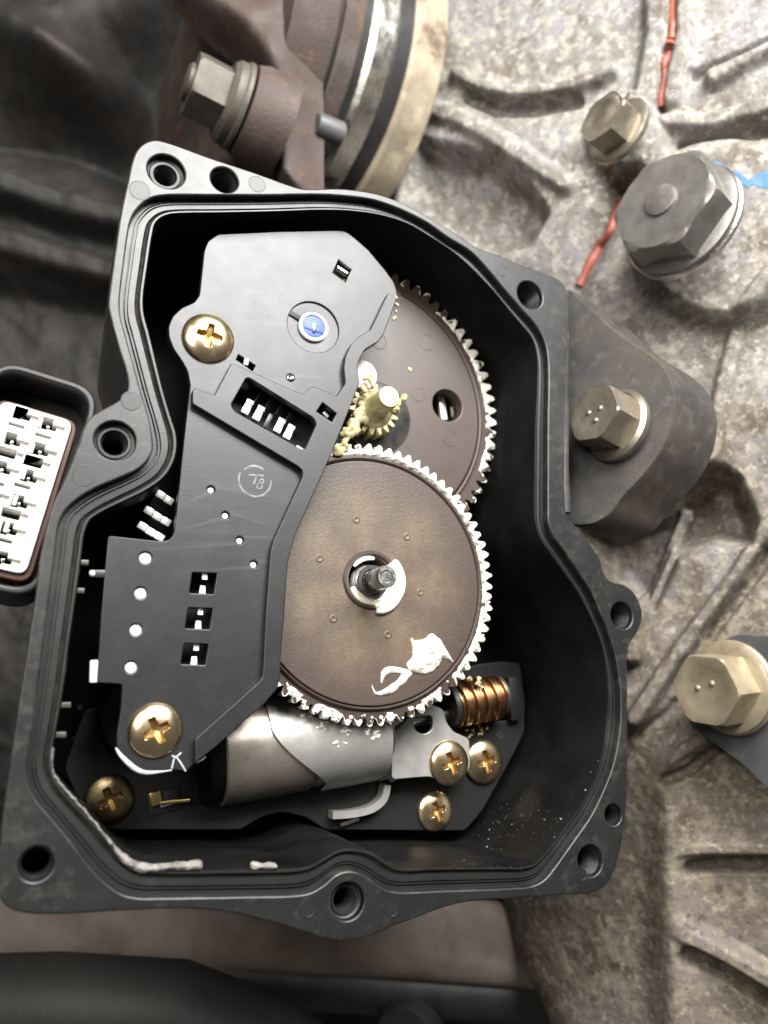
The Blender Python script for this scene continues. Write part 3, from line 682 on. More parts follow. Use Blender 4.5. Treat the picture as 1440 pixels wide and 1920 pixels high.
# ------------------------------------------------------------------ motor mounting plate (inside, low)
BZ = -28.0
bo = [(120,1440),(160,1330),(300,1300),(700,1300),(900,1245),(945,1240),(975,1243),(984,1310),(984,1372),(960,1420),(905,1520),(872,1558),(610,1556),(575,1533),(530,1522),(490,1532),(452,1556),(205,1556),(150,1510)]
BP = thing('motor_plate', (*at(600, 1450, BZ)[:2], BZ - 3), 'dark grey plastic base plate under the electric motor', 'plate')
plate('panel', 'base_plastic', rounded(xy(bo, BZ), 1.2), [rounded(xy([(846,1300),(955,1290),(958,1350),(850,1362)], BZ), .8)], BZ, 3, .25, BP)
box('contact_pocket', 'dark_hole', at(308, 1503, BZ + .2), 3.1, 2.1, .25, math.radians(6), .05, BP)
box('raised_pad', 'base_plastic', at(962, 1310, BZ + 1), 1.6, 5.2, 1.2, math.radians(-3), .2, BP)
lathe('plate_hole', 'dark_hole', [(1.0, .05), (.9, .12), (.01, .1)], at(938, 1380, BZ), n=20, parent=BP, cap=False)
lathe('plate_hole', 'dark_hole', [(.6, .05), (.5, .12), (.01, .1)], at(861, 1382, BZ + 1), n=20, parent=BP, cap=False)

# ------------------------------------------------------------------ electric motor
MZ = -26.0
m0 = at(388, 1408, MZ); m1 = at(690, 1362, MZ); MA = (m1 - m0) / np.linalg.norm(m1 - m0)
MO = thing('electric_motor', m0 - np.array([0, 0, 11.5]), 'small silver cylindrical electric motor lying under the brown gear', 'motor')
Lm = float(np.linalg.norm(m1 - m0)); RM = 11.3
lathe('can', 'motor_steel', [(RM * .9, 1.5), (RM - .3, 1.5), (RM, 1.9), (RM, Lm * .55), (RM - .5, Lm * .56), (RM - .5, Lm + 1), (RM * .5, Lm + 2)], m0, MA, 72, MO, 30, (0, 0, 1))
lathe('end_cap', 'inner_plastic', [(2, -2.2), (RM - 1.2, -2.0), (RM - .6, -1.4), (RM - .6, 1.55), (RM * .5, 1.55)], m0, MA, 56, MO, 30, (0, 0, 1))
lathe('front_bearing', 'steel', [(RM * .85, Lm + .5), (RM * .8, Lm + 2.5), (5, Lm + 4.5), (3.2, Lm + 4.6), (3.0, Lm + 8), (1, Lm + 8)], m0, MA, 48, MO, 30, (0, 0, 1))
sh = m0 + MA * (Lm + 7)
wz = at(848, 1322, -24.5); wz2 = at(932, 1306, -24.5)
MA2 = (wz2 - wz) / np.linalg.norm(wz2 - wz)
lathe('shaft', 'steel', [(1.6, 0), (1.6, float(np.dot(wz - sh, MA)) + 2), (.1, float(np.dot(wz - sh, MA)) + 2)], sh, MA, 24, MO)
# solder terminal
tube('terminal', 'brass', [at(300, 1506, BZ + 1.5), at(330, 1502, BZ + 2.0), at(356, 1500, BZ + 2.8)], .45, 8, MO, .5)
box('terminal_clip', 'brass', at(292, 1497, BZ + 1.1), 1.1, 1.3, .35, math.radians(8), .1, MO)
box('terminal_clip', 'nickel', at(316, 1507, BZ + 1.0), 1.7, .35, .3, math.radians(10), .1, MO)

# bent sheet bracket that straps the motor (shell around its top) and its ears
SB = thing('motor_bracket', m0 + MA * Lm * .6 - np.array([0, 0, 11]), 'bent silver sheet-metal bracket strapping the motor down beside the worm', 'bracket')
xM, yM, aM = frame(MA, (0, 0, 1))     # yM is up, xM sideways
if xM[1] > 0: sgn = 1
else: sgn = -1
RS = RM + .55
def shell(name, m, s0f, s1f, a0, a1, r, th, n=40, parent=None):
    """Curved sheet over the motor; s0f/s1f: axial limits per angle (angle 0 = up, + = towards picture bottom)."""
    top = []; bot = []
    rows = []
    for i in range(n + 1):
        t = a0 + (a1 - a0) * i / n
        d = yM * math.cos(t) - xM * sgn * math.sin(t)
        rows.append((d, s0f(t), s1f(t)))
    K_ = 6; v = []; f = []
    for lay, rr in ((0, r), (1, r - th)):
        for d, s0, s1 in rows:
            for k in range(K_ + 1): v.append(m0 + MA * (s0 + (s1 - s0) * k / K_) + d * rr)
    W = K_ + 1; NN = (n + 1) * W
    for i in range(n):
        for k in range(K_):
            a = i * W + k; f.append((a, a + 1, a + W + 1, a + W)); f.append((NN + a, NN + a + W, NN + a + W + 1, NN + a + 1))
    for i in range(n):
        for k in (0, K_):
            a = i * W + k; f.append((a, a + W, NN + a + W, NN + a))
    for k in range(K_):
        for i in (0, n):
            a = i * W + k; f.append((a, a + 1, NN + a + 1, NN + a))
    return finish(name, fixn(mesh_pd(v, f)), m, parent, 40)
shell('strap', 'bracket_steel', lambda t: Lm * (.30 + .34 * smst(max(0, (t + .35)) / 1.5)), lambda t: Lm * (1.02 - .10 * max(0, t - .9)), -.9, 1.42, RS, .5, 44, SB)
shell('strap_tab', 'bracket_steel', lambda t: Lm * .735, lambda t: Lm * .90, 1.40, 1.75, RS + .02, .5, 10, SB)
# foot of the strap: flat bent bar at the bottom
ft = spline([at(620, 1527, BZ + 1.6), at(660, 1524, BZ + 1.6), at(696, 1514, BZ + 1.6), at(716, 1496, BZ + 1.8), at(722, 1470, BZ + 2.2)], 6, False)
def ribbon(name, m, path, wd, th, parent, updir=(0, 0, 1)):
    P = np.array(path); rings = []
    for i in range(len(P)):
        t = P[min(i + 1, len(P) - 1)] - P[max(i - 1, 0)]; x, y, a = frame(t, updir)
        rings.append([P[i] + x * sx * wd / 2 + y * sy * th / 2 for sx, sy in ((-1, -1), (1, -1), (1, 1), (-1, 1))])
    return finish(name, fixn(loft_mesh(rings, True, True, True)), m, parent, 35)
ribbon('foot', 'bracket_steel', ft, 1.6, 3.0, SB)
box('foot_tab', 'nickel', at(655, 1541, BZ + .8), 2.2, .45, .4, math.radians(9), .1, SB)
# screw plate with the slot beside the worm
fp = [(738,1375),(760,1352),(775,1330),(812,1322),(832,1330),(836,1352),(850,1372),(880,1385),(882,1440),(846,1470),(806,1456),(766,1459),(736,1462),(728,1430)]
SZ = BZ + 6.0
plate('screw_plate', 'bracket_steel', rounded(xy(fp, SZ), 1.0), [rounded(xy([(774,1345),(811,1340),(812,1368),(795,1378),(778,1370)], SZ), 1.2)], SZ, 1.2, .2, SB)
plate('plate_skirt', 'bracket_steel', rounded(xy([(745,1380),(772,1385),(830,1385),(870,1392),(872,1432),(845,1458),(806,1448),(766,1450),(742,1452)], SZ), 1.0), [], SZ - 1.1, 4.6, .2, SB)
ribbon('flange_web', 'bracket_steel', [at(728, 1378, BZ + 6), at(733, 1420, BZ + 5), at(740, 1462, BZ + 3.5)], 2.6, .8, SB, (0, 0, 1))
ribbon('flange_web', 'steel', [at(716, 1390, BZ + 9), at(722, 1425, BZ + 8), at(722, 1460, BZ + 6)], 3.0, .8, SB, (0, 0, 1))
lathe('strap_hole', 'dark_hole', [(.75, .06), (.7, .1), (.01, .08)], at(592, 1396, MZ + RM + .15), n=20, parent=SB, cap=False, axis=(0, -.15, 1))

# ------------------------------------------------------------------ copper worm
WM = thing('worm_screw', wz - np.array([0, 0, 6]), 'copper-coloured worm screw on the motor shaft', 'worm')
Lw = float(np.linalg.norm(wz2 - wz)); xw, yw, aw = frame(MA2, (0, 0, 1))
nu, nv = 150, 40; v = []; f = []; pitch = Lw / 4.5
for i in range(nu + 1):
    s = Lw * i / nu
    for j in range(nv):
        t = 2 * math.pi * j / nv
        ph = (s / pitch - t / (2 * math.pi)) % 1.0
        rr = 4.35 + 1.0 * smst(np.clip(2.3 - abs(ph - .5) * 5.2, 0, 1))
        if i in (0, nu): rr = 1.2
        v.append(wz + MA2 * s + (xw * math.cos(t) + yw * math.sin(t)) * rr)
for i in range(nu):
    for j in range(nv): f.append((i * nv + j, i * nv + (j + 1) % nv, (i + 1) * nv + (j + 1) % nv, (i + 1) * nv + j))
finish('thread', fixn(mesh_pd(v, f)), 'copper', WM, 50)
lathe('collar', 'dark_steel', [(1, 0), (4.9, 0), (5.0, .3), (5.0, 1.0), (4.6, 1.3), (1, 1.3)], wz2 - MA2 * .2, MA2, 40, WM)
lathe('collar', 'dark_steel', [(1, -1.2), (4.6, -1.2), (4.8, -.8), (4.8, .2), (1, .2)], wz, MA2, 40, WM)

# ------------------------------------------------------------------ gears
def gear_outline(c, R, r0, nt, a0=0.):
    pts = []
    for i in range(nt):
        b = a0 + 2 * math.pi * i / nt; p = 2 * math.pi / nt
        for da, rr in ((-.44, r0), (-.31, r0 + (R - r0) * .4), (-.18, R * .992), (0, R), (.18, R * .992), (.31, r0 + (R - r0) * .4), (.44, r0)):
            pts.append((c[0] + rr * math.cos(b + da * p), c[1] + rr * math.sin(b + da * p)))
    return pts
GZ = -10.0; UZ = -17.5
gc = at(695, 1087, GZ); GR = .1872 * (D - GZ)
uc = at(682, 752, UZ)
Q = [(740,503),(795,541),(835,575),(872,616),(888,650),(905,690),(914,740),(922,780),(925,810),(921,838),(906,885)]
UR = float(np.mean([np.linalg.norm(at(x, y, UZ - 2) - uc - np.array([0, 0, -2])) for x, y in Q]))
# upper gear
hb = at(839, 760, UZ); hr_ = 4.0
UG = thing('spur_gear', (uc[0], uc[1], UZ - 8), 'brown plastic gear with a round window, half hidden behind the greased gear', 'gear')
plate('toothed_rim', 'gear_brown', gear_outline(uc, UR, UR * .938, 72), [circ(uc, UR * .83, 96)], UZ - 1.4, 6, .15, UG)
plate('web', 'gear_brown', circ(uc, UR * .838, 120), [circ(hb, hr_, 40)], UZ, 4.5, .3, UG)
lathe('rim_bead', 'gear_brown', [(UR * .845, -1.5), (UR * .85, -.5), (UR * .862, -.2), (UR * .875, -.5), (UR * .88, -1.6)], (uc[0], uc[1], UZ), n=140, parent=UG, cap=False)
for k, (x, y) in enumerate(((800,642),(785,740),(843,822),(760,850),(740,560),(710,640))):
    p = at(x, y, UZ); rr = (15 if k != 1 else 13) * mmpx(x, y, UZ)
    lathe('moulding_mark', 'gear_brown', [(rr, -.02), (rr, .06), (rr * .94, .07), (rr * .9, .03), (.01, .03)], (p[0], p[1], UZ), n=28, parent=UG, cap=False, smooth=2)
lathe('hub_disc', 'black_plastic', [(8.7, -.5), (8.7, .5), (8.2, .8), (3, .8)], (*at(705, 782, UZ)[:2], UZ), n=56, parent=UG)
for dx in (-18, 6):
    p = at(846 + dx, 760, UZ - 5); box('bearing_roll', 'contact', (p[0], p[1], UZ - 5.2), 1.0 if dx > 0 else .95, 4.0, .8, math.radians(3), .35, UG)
lathe('well', 'dark_hole', [(hr_ + .2, -3.5), (hr_ + .2, -10), (.01, -10)], (hb[0], hb[1], UZ), n=32, parent=UG, cap=False)
PC = at(700, 768, -12.0)
PN = thing('pinion_shaft', (PC[0], PC[1], UZ), 'grease-coated steel pinion and shaft on the half-hidden brown gear', 'pinion')
plate('pinion', 'grease_shaft', gear_outline(PC, 6.2, 4.7, 18), [], -11.5, 4.6, .2, PN)
lathe('shaft', 'grease_shaft', [(4.6, -12), (4.4, -11.2), (3.4, -10.2), (2.75, -9.6), (2.55, -3.4), (2.3, -3.0), (.01, -2.95)], (PC[0], PC[1], 0), n=40, parent=PN)
lathe('white_bush', 'white_plastic', [(3.4, -15), (3.4, -10.5), (2, -10.5)], (*at(679, 703, -11)[:2], 0), n=32, parent=PN)
# big gear
BG = thing('large_gear', (gc[0], gc[1], GZ - 7), 'large round brown gear wheel with white grease on its teeth', 'gear')
plate('toothed_rim', 'gear_brown', gear_outline(gc, GR, GR * .948, 76), [circ(gc, GR * .86, 110)], GZ - .8, 6.2, .15, BG)
plate('web', 'gear_resin', circ(gc, GR * .868, 140), [circ(gc, 5.0, 40)], GZ, 4.5, .25, BG)
lathe('rim_bead', 'gear_brown', [(GR * .872, -1.2), (GR * .876, -.25), (GR * .886, .05), (GR * .896, -.25), (GR * .90, -1.2)], (gc[0], gc[1], GZ), n=160, parent=BG, cap=False)
for (x, y) in ((668,974),(763,1006),(599,1047),(788,1110),(727,1190),(625,1160)):
    p = at(x, y, GZ); lathe('moulding_dimple', 'gear_resin', [(.95, -.02), (.85, .12), (.5, .16), (.35, .05), (.01, .04)], (p[0], p[1], GZ), n=20, parent=BG, cap=False, smooth=60)
hc = gc
lathe('hub_ring', 'gear_brown', [(6.3, -.3), (6.3, .35), (6.0, .6), (5.6, .6), (5.3, .2), (5.2, -3)], (hc[0], hc[1], GZ), n=56, parent=BG, cap=False)
lathe('hub_well', 'dark_hole', [(5.25, -2), (5.25, -4), (.01, -4)], (hc[0], hc[1], GZ), n=40, parent=BG, cap=False)
sc_ = at(692, 1092, GZ)
WS = thing('wheel_shaft', (sc_[0], sc_[1], GZ - 6), 'shiny steel stepped shaft standing in the centre of the greased gear', 'shaft')
lathe('shaft', 'steel', [(4.0, -4), (4.0, -.9), (3.6, -.5), (2.7, -.5), (2.7, 1.2), (2.3, 1.4), (2.25, 3.5), (2.35, 3.7), (2.3, 9.0), (2.0, 9.5), (1.4, 9.5), (1.1, 9.1), (.01, 9.1)], (sc_[0], sc_[1], GZ), n=40, parent=WS)
lathe('circlip', 'dark_steel', [(2.6, 1.7), (3.4, 1.7), (3.4, 2.3), (2.6, 2.3)], (sc_[0], sc_[1], GZ), n=36, parent=WS, cap=False)

# ------------------------------------------------------------------ sensor plate
PZ = -6.0; RZ = PZ + 1.7
def o_(x, y, s, ox, oy): return (x / s + ox, y / s + oy)
base_out = [(409,439),(520,434),(635,432),(648,434),(660,442),(690,468),(722,506),(738,528),(744,545),(745,560),(718,628),(710,640),(683,656),(673,674),(670,691),(674,717),(670,730),(651,778),(616,864),(578,948),(552,1007),(540,1053),
 (532,1170),(526,1240),(526,1270),(519,1293),(497,1318),(407,1398),(363,1433),(350,1446),(324,1443),(270,1446),(248,1433),(226,1414),(219,1400),(219,1379),(227,1328),(229,1283),(182,1280),(190,1150),(203,1004),(302,1015),(318,1012),(327,1000),
 (332,956),(340,866),(352,765),(357,722),(352,696),(342,678),(326,655),(317,632),(316,612),(324,593),(341,577),(364,567),(374,554),(378,516),(383,470),(390,452)]
rim_out = [(361,731),(367,727),(402,741),(434,680),(568,739),(580,728),(590,724),(632,743),(648,718),(645,690),(648,668),(658,646),(674,630),(695,618),(728,549),(745,558),(719,628),(710,640),(684,656),(674,674),(670.5,691),(674.5,717),(670,730),(651,778),
 (616,864),(578,948),(552,1007),(540,1053),(526,1240),(526,1268),(519,1292),(497,1318),(407,1398),(366,1431),(366,1385),(487,1277),(493,1268),(499,1147),(508,1032),(513,1013),(545,943),(568,893),(567,882),(558,874),(361,757)]
win = [(463,706),(587,783),(594,794),(571,845),(440,771),(433,759)]
slot1 = [(447,665),(479,685),(474,696),(443,674)]; slot2 = [(605,755),(631,775),(623,792),(594,771)]; sq = [(635,487),(659,505),(648,529),(624,511)]
SP = thing('sensor_plate', (*at(450, 950, PZ)[:2], PZ - 3), 'angular dark grey plastic sensor plate with contact windows and a chalk mark', 'plate')
bw, bh = 23, 20
hrect = []
for (x, y) in ((381,1093),(373,1159),(365,1226)):
    hrect.append([(x - bw + 3, y - bh), (x + bw + 3, y - bh + 2), (x + bw - 3, y + bh + 1), (x - bw - 3, y + bh - 1)])
dots = [(273,1046),(264,1112),(255,1181),(246,1251)]; pinh = [(396,918),(423,966),(450,1013),(476,1058)]
bpin = at(588, 613, PZ)
holes = [rounded(xy(win, PZ), .8), xy(slot1, PZ), xy(slot2, PZ), xy(sq, PZ)] + [rounded(xy(h, PZ), .25, 2) for h in hrect]
holes += [circ(at(x, y, PZ)[:2], 12 * mmpx(x, y, PZ), 24) for x, y in dots] + [circ(at(x, y, PZ)[:2], 7.6 * mmpx(x, y, PZ), 20) for x, y in pinh]
rb = 47 * mmpx(588, 613, PZ)
holes.append(circ(bpin[:2], rb, 48)); rv = at(545, 708, PZ); holes.append(circ(rv[:2], .85, 20))
plate('panel', 'plate_plastic', rounded(xy(base_out, PZ), .5, 2), holes, PZ, 2.2, .18, SP)
def lift(poly, dz): return [tuple(p) for p in xy(poly, PZ + dz)]
plate('raised_rim', 'plate_plastic', rounded(xy(rim_out, RZ), .35, 2), [rounded(xy(win, RZ), .9), xy(slot2, RZ)], RZ, 1.9, .2, SP)
# shallow round seat with the blue adjuster
lathe('dial_seat', 'plate_plastic', [(rb + .3, -2), (rb + .25, -.45), (rb * .92, -.45), (3.0, -.55), (3.0, -3)], (bpin[0], bpin[1], PZ), n=56, parent=SP, cap=False)
ring = lathe('dial_ring', 'white_plastic', [(3.35, -1), (3.35, .1), (3.1, .35), (2.7, .35), (2.55, .1), (2.55, -1)], (bpin[0], bpin[1], PZ), n=48, parent=SP, cap=False)
dl = lathe('dial', 'blue_plastic', [(2.56, -1), (2.5, .12), (2.2, .2), (.01, .2)], (bpin[0], bpin[1], PZ), n=40, parent=SP)
box('dial_bar', 'nickel', (bpin[0], bpin[1] - .35, PZ + .3), .38, 1.0, .35, math.radians(-6), .1, dl)
box('dial_slot', 'blue_plastic', (bpin[0], bpin[1] - .6, PZ + .22), 2.2, .45, .16, math.radians(-14), .08, dl)
p = at(556, 592, PZ); box('seat_notch', 'dark_hole', (p[0], p[1], PZ - .3), 2.0, .55, .25, math.radians(-28), .05, SP)
lathe('rivet', 'nickel', [(.8, -1), (.8, .15), (.55, .3), (.35, .2), (.3, -.4), (.01, -.4)], (rv[0], rv[1], PZ), n=20, parent=SP, cap=False)
# layer below the plate: silver contacts seen through the openings
plate('backing', 'dark_hole', rounded(xy([(440,700),(640,760),(560,1020),(500,1270),(250,1290),(215,1010),(335,1015),(365,780)], PZ - 4), 1), [], PZ - 5.5, 1.2, .1, SP)
for (x, y) in dots:
    p = at(x, y, PZ); lathe('white_stake', 'white_plastic', [(1.2, -3), (1.2, -.7), (.9, -.45), (.01, -.4)], (p[0], p[1], PZ), n=24, parent=SP)
for (x, y) in pinh:
    p = at(x - .5, y + 1.5, PZ); lathe('pin_end', 'white_plastic', [(.66, -4), (.66, -.45), (.5, -.2), (.01, -.15)], (p[0], p[1], PZ), n=18, parent=SP)
ang = math.radians(-6)
for h in hrect:
    cx, cy = np.mean(h, 0)
    for dy, sx in ((-14, .5), (12, .62)):
        p = at(cx + (.5 if dy > 0 else 1.5) - dy * .13, cy + dy, PZ - .8); w_ = sx
        q = [(-w_, -.75), (w_, -.75), (w_ * (1.0 if dy < 0 else .75), .75), (-w_ * (1.0 if dy < 0 else .75), .75)]
        q = [(p[0] + a * math.cos(ang) - b * math.sin(ang), p[1] + a * math.sin(ang) + b * math.cos(ang)) for a, b in q]
        plate('contact_tip', 'white_plastic', q, [], PZ - .8, .5, .08, SP)
# window: spring contacts and dividers
dirw = np.array(at(571, 845, PZ) - at(440, 771, PZ))[:2]; dirw /= np.linalg.norm(dirw); aw_ = math.atan2(dirw[1], dirw[0]); nrm = np.array([-dirw[1], dirw[0]])
for k, (x, y) in enumerate(((463,765),(484,777),(523,800),(541,812),(563,838))):
    p = at(x, y, PZ - 2.5)
    for j, (oy, hh) in enumerate(((-.75, .55), (.45, .5), (1.5, .42))):
        if k == 4 and j: continue
        box('contact_spring', 'contact', (p[0] + nrm[0] * oy, p[1] + nrm[1] * oy, PZ - 2.6 - .2 * (j % 2)), .82 - .05 * (j % 2), hh + .12, .35, aw_ + .04 * j, .12, SP)
p = at(502, 790, PZ - 2); box('divider', 'plate_plastic', (p[0], p[1], PZ - 2.2), .5, 1.7, .6, aw_, .1, SP)
for (x, y) in ((485,742),(504,754),(524,765),(543,777)):
    p = at(x, y, PZ - 3); box('divider', 'plate_plastic', (p[0], p[1], PZ - 3.2), .16, 1.9, .5, aw_ - .1, .05, SP)
p = at(462, 678, PZ); box('clip_pin', 'white_plastic', (p[0], p[1], PZ - .4), .45, .75, .5, aw_ + .3, .12, SP)
p = at(612, 776, PZ); box('clip_pin', 'contact', (p[0], p[1], PZ - .6), .35, .75, .4, aw_ + 1.2, .12, SP)
p = at(641, 508, PZ - 1); tube('roll_pin', 'nickel', [np.array([p[0], p[1], PZ - 1.4]) + np.array([dirw[0], dirw[1], 0]) * k for k in (-1.3, 0, 1.3)], .95, 20, SP)
# left tabs and silver terminals
p = at(176, 1075, PZ); box('side_tab', 'plate_plastic', at(184, 1076, PZ - .6), 1.6, .7, .5, math.radians(-4), .15, SP)
lathe('tab_pin', 'white_plastic', [(.55, -.8), (.55, .1), (.3, .35), (.01, .4)], (p[0] - .3, p[1], PZ), n=16, parent=SP)
box('side_post', 'white_plastic', at(176, 1259, PZ - 1.2), .75, 2.0, .8, math.radians(-3), .3, SP)
for (xa, ya, n_) in ((309,936,2),(293,966,3),(281,995,3)):
    for k in range(n_):
        x = xa - 14 + k * 16 - (3 - n_) * -6; y = ya - 8 + k * 10
        p = at(x, y, PZ - 6); box('spring_terminal', 'contact', (p[0], p[1], PZ - 6 - .3 * (k % 2)), .95, .75, .3, math.radians(-32), .2, SP)
# stress-whitened broken edge and chalk mark
wp = spline([at(x, y, PZ + .05) for x, y in ((217,1402),(224,1413),(238,1428),(252,1440),(270,1448),(300,1447),(322,1444))], 4, False)
tube('white_edge', 'chalk', wp, [.12 + .32 * math.sin(math.pi * min(1, i / (len(wp) - 1) * 1.1)) for i in range(len(wp))], 8, SP, .5)
for pth in ([(322,1441),(326,1424),(330,1418),(340,1432),(348,1446)], [(330,1420),(322,1417)], [(330,1420),(340,1411)], [(368,1430),(380,1424),(386,1418)]):
    tube('stress_line', 'chalk', [at(x, y, PZ + .05) for x, y in pth], .14, 6, SP, .4)
cp = at(478, 901, PZ); rc_ = 30 * mmpx(478, 901, PZ)
def stroke(pts, r=.16): tube('chalk_mark', 'pencil', pts, r, 6, SP, .25)
def cpt(a, k=1.): return np.array([cp[0] + rc_ * k * math.cos(a), cp[1] + rc_ * k * math.sin(a), PZ + .03])
stroke([cpt(a) for a in np.linspace(math.radians(150), math.radians(362), 26)], .22)
stroke([cpt(a, .9) for a in np.linspace(math.radians(135), math.radians(52), 12)], .26)
def cl(x, y): return at(120 + x / 3.13, 860 + y / 3.13, PZ + .03)
stroke([cl(1085, 95), cl(1130, 98), cl(1172, 100)], .2); stroke([cl(1132, 100), cl(1122, 125), cl(1113, 150)], .2)
for (x, y, r) in ((1160,132,12),(1147,160,16)):
    stroke([cl(x + r * math.cos(a), y + r * math.sin(a)) for a in np.linspace(0, 2 * math.pi, 14)], .15)

# ------------------------------------------------------------------ screws with cross recess
def screw(px, py, z, rpx, rot, mname, label, hgt=.34, rec=.47):
    c = at(px, py, z); R = rpx * mmpx(px, py, z)
    o = thing('pan_screw', (c[0], c[1], z - 2), label, 'screw', 'gold cross-head screws inside the housing')
    nr, na = 44, 112; v = []; f = []; hd = R * hgt; mi = []
    arm = R * rec; hw = R * .115
    cr, sr = math.cos(rot), math.sin(rot)
    rs = np.concatenate([np.linspace(.004, .56, 30), np.linspace(.58, 1.0, nr - 30)])
    for rr in rs:
        for j in range(na):
            t = 2 * math.pi * j / na; x, y = R * rr * math.cos(t), R * rr * math.sin(t)
            q = rr; z_ = hd * (1 - q ** 2.3) ** .62 if q < 1 else 0
            u, w_ = abs(x * cr + y * sr), abs(-x * sr + y * cr)
            if u < w_: u, w_ = w_, u
            wl = hw * (1.25 - .35 * u / arm)
            d1 = smst((wl - w_) / (R * .045) + .5) * smst((arm - u) / (R * .06) + .5)
            core = smst((R * .20 - math.hypot(u, w_)) / (R * .06) + .5)
            m_ = max(d1, core)
            dep = R * (.20 + .16 * (1 - min(1, u / arm)))
            v.append((c[0] + x, c[1] + y, z + .25 + z_ - m_ * dep)); mi.append(m_)
    for i in range(len(rs) - 1):
        for j in range(na):
            f.append((i * na + j, i * na + (j + 1) % na, (i + 1) * na + (j + 1) % na, (i + 1) * na + j))
    k0 = (len(rs) - 1) * na; b0 = len(v)
    for j in range(na): v.append((c[0] + R * .97 * math.cos(2 * math.pi * j / na), c[1] + R * .97 * math.sin(2 * math.pi * j / na), z - .15))
    for j in range(na): f.append((k0 + j, k0 + (j + 1) % na, b0 + (j + 1) % na, b0 + j))
    f.append(tuple(range(na)))
    me_ = mesh_pd(v, f)
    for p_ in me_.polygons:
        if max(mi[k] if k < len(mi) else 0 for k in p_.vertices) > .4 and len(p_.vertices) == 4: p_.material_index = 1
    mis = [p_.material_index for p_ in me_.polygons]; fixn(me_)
    hd_ = finish('head', me_, [mname, 'shaded_recess_gold'], o, 45)
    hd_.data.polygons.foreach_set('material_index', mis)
    lathe('shank', mname, [(R * .45, -2), (R * .45, .1), (R * .4, .1)], (c[0], c[1], z), n=20, parent=o)
    return o
screw(390, 635, PZ, 46, math.radians(-12), 'zinc_gold', 'gold screw beside the blue dial on the sensor plate')
screw(291, 1369, PZ, 52, math.radians(22), 'zinc_gold', 'gold screw by the whitened broken edge of the sensor plate')
screw(205, 1498, BZ, 48, math.radians(20), 'zinc_dull', 'darkened gold screw beside the brass terminal on the motor plate')
screw(841, 1430, SZ, 43, math.radians(15), 'zinc_gold', 'gold screw on the silver bracket, the one nearer the slot')
screw(906, 1427, BZ + .5, 42, math.radians(8), 'zinc_gold', 'gold screw below the copper worm with yellow grease on it')
screw(815, 1520, BZ, 39, math.radians(18), 'zinc_gold', 'lone gold screw near the bottom edge of the motor plate')

# ------------------------------------------------------------------ grease
def coat(c, R0, r0, nt, zt, cover, seed, inner=.915):
    per = 16; n = nt * per; th = np.arange(n) * 2 * np.pi / n
    ph = (np.arange(n) / per + .5) % 1 - .5                       # 0 on a tooth axis
    outl = np.interp(np.abs(ph), [0, .18, .31, .44, .5], [R0, R0 * .992, r0 + (R0 - r0) * .4, r0, r0]) + .12
    jit = np.interp(np.arange(n) / per % nt, np.arange(nt + 1), np.append(*(lambda q: (q, q[:1]))(np.random.default_rng(seed).uniform(-.35, .4, nt))))
    cov = np.array([cover(math.degrees(t)) for t in th])
    outl = outl + jit * cov * .6
    K = 16; fr = np.linspace(0, 1, K); rad = inner * R0 + (outl[:, None] - inner * R0) * fr[None]
    X = c[0] + rad * np.cos(th)[:, None]; Yg = c[1] + rad * np.sin(th)[:, None]
    nz = .9 * vnoise(X / 1.7 + 60, Yg / 1.7 + 60, seed) + .6 * vnoise(X / .7 + 90, Yg / .7 + 90, seed + 1)
    band = smst(fr / .30)[None] * (1 - .25 * smst((fr - .75) / .25)[None])
    t = (cov[:, None] * 1.25 - .55 + 1.3 * nz) * band
    Z = zt - .06 + np.clip(t, -.25, 1.0) * .75
    v = np.stack([X, Yg, Z], -1)
    skirt = v[:, -1].copy(); skirt[:, 2] = np.where(t[:, -1] > 0, zt - 2.6 - jit, skirt[:, 2] - .2); skirt[:, :2] = c[:2] + (skirt[:, :2] - c[:2]) * .998
    rows = np.concatenate([v, skirt[:, None]], 1); K += 1
    f = []; good = (t[:, :] > -.12); good = np.concatenate([good, good[:, -1:]], 1)
    for i in range(n):
        j = (i + 1) % n
        for k in range(K - 1):
            if good[i, k] or good[j, k] or good[i, k + 1] or good[j, k + 1]: f.append((i * K + k, j * K + k, j * K + k + 1, i * K + k + 1))
    me = mesh_pd(rows.reshape(-1, 3), f)
    bm = bmesh.new(); bm.from_mesh(me); bmesh.ops.delete(bm, geom=[q for q in bm.verts if not q.link_faces], context='VERTS'); bm.to_mesh(me); bm.free()
    return me
def cov_big(d):
    d = d % 360
    return float(np.interp(d, [0, 60, 95, 112, 130, 200, 215, 235, 262, 285, 300, 318, 332, 360], [1, .98, .9, .75, .2, .2, .75, .66, .45, .42, .5, .62, .95, 1]))
def cov_up(d):
    d = (d + 180) % 360 - 180
    return float(np.interp(d, [-60, -34, -22, -5, 20, 36, 46, 60], [.0, .12, .55, .72, .85, .75, .3, .0]))
lum = []
for _ in range(70):
    a = math.radians(random.choice([random.uniform(225, 300), random.uniform(-40, 100), random.uniform(80, 110)])); q = random.uniform(.93, .99) * GR; sz = random.uniform(.25, .6)
    lum.append((gc[0] + q * math.cos(a), gc[1] + q * math.sin(a), GZ - .75, sz, sz, sz * .7))
tag(finish('tooth_grease', join([coat(gc, GR, GR * .948, 76, GZ - .8, cov_big, 3), blob_mesh(lum, .16, 3)]), 'grease_white', None, 70), 'lumpy white grease packed along the teeth of the large brown gear', 'grease')
tag(finish('tooth_grease', coat(uc, UR, UR * .938, 72, UZ - 1.4, cov_up, 8), 'grease_white', None, 70), 'white grease on the teeth of the half-hidden upper gear', 'grease')
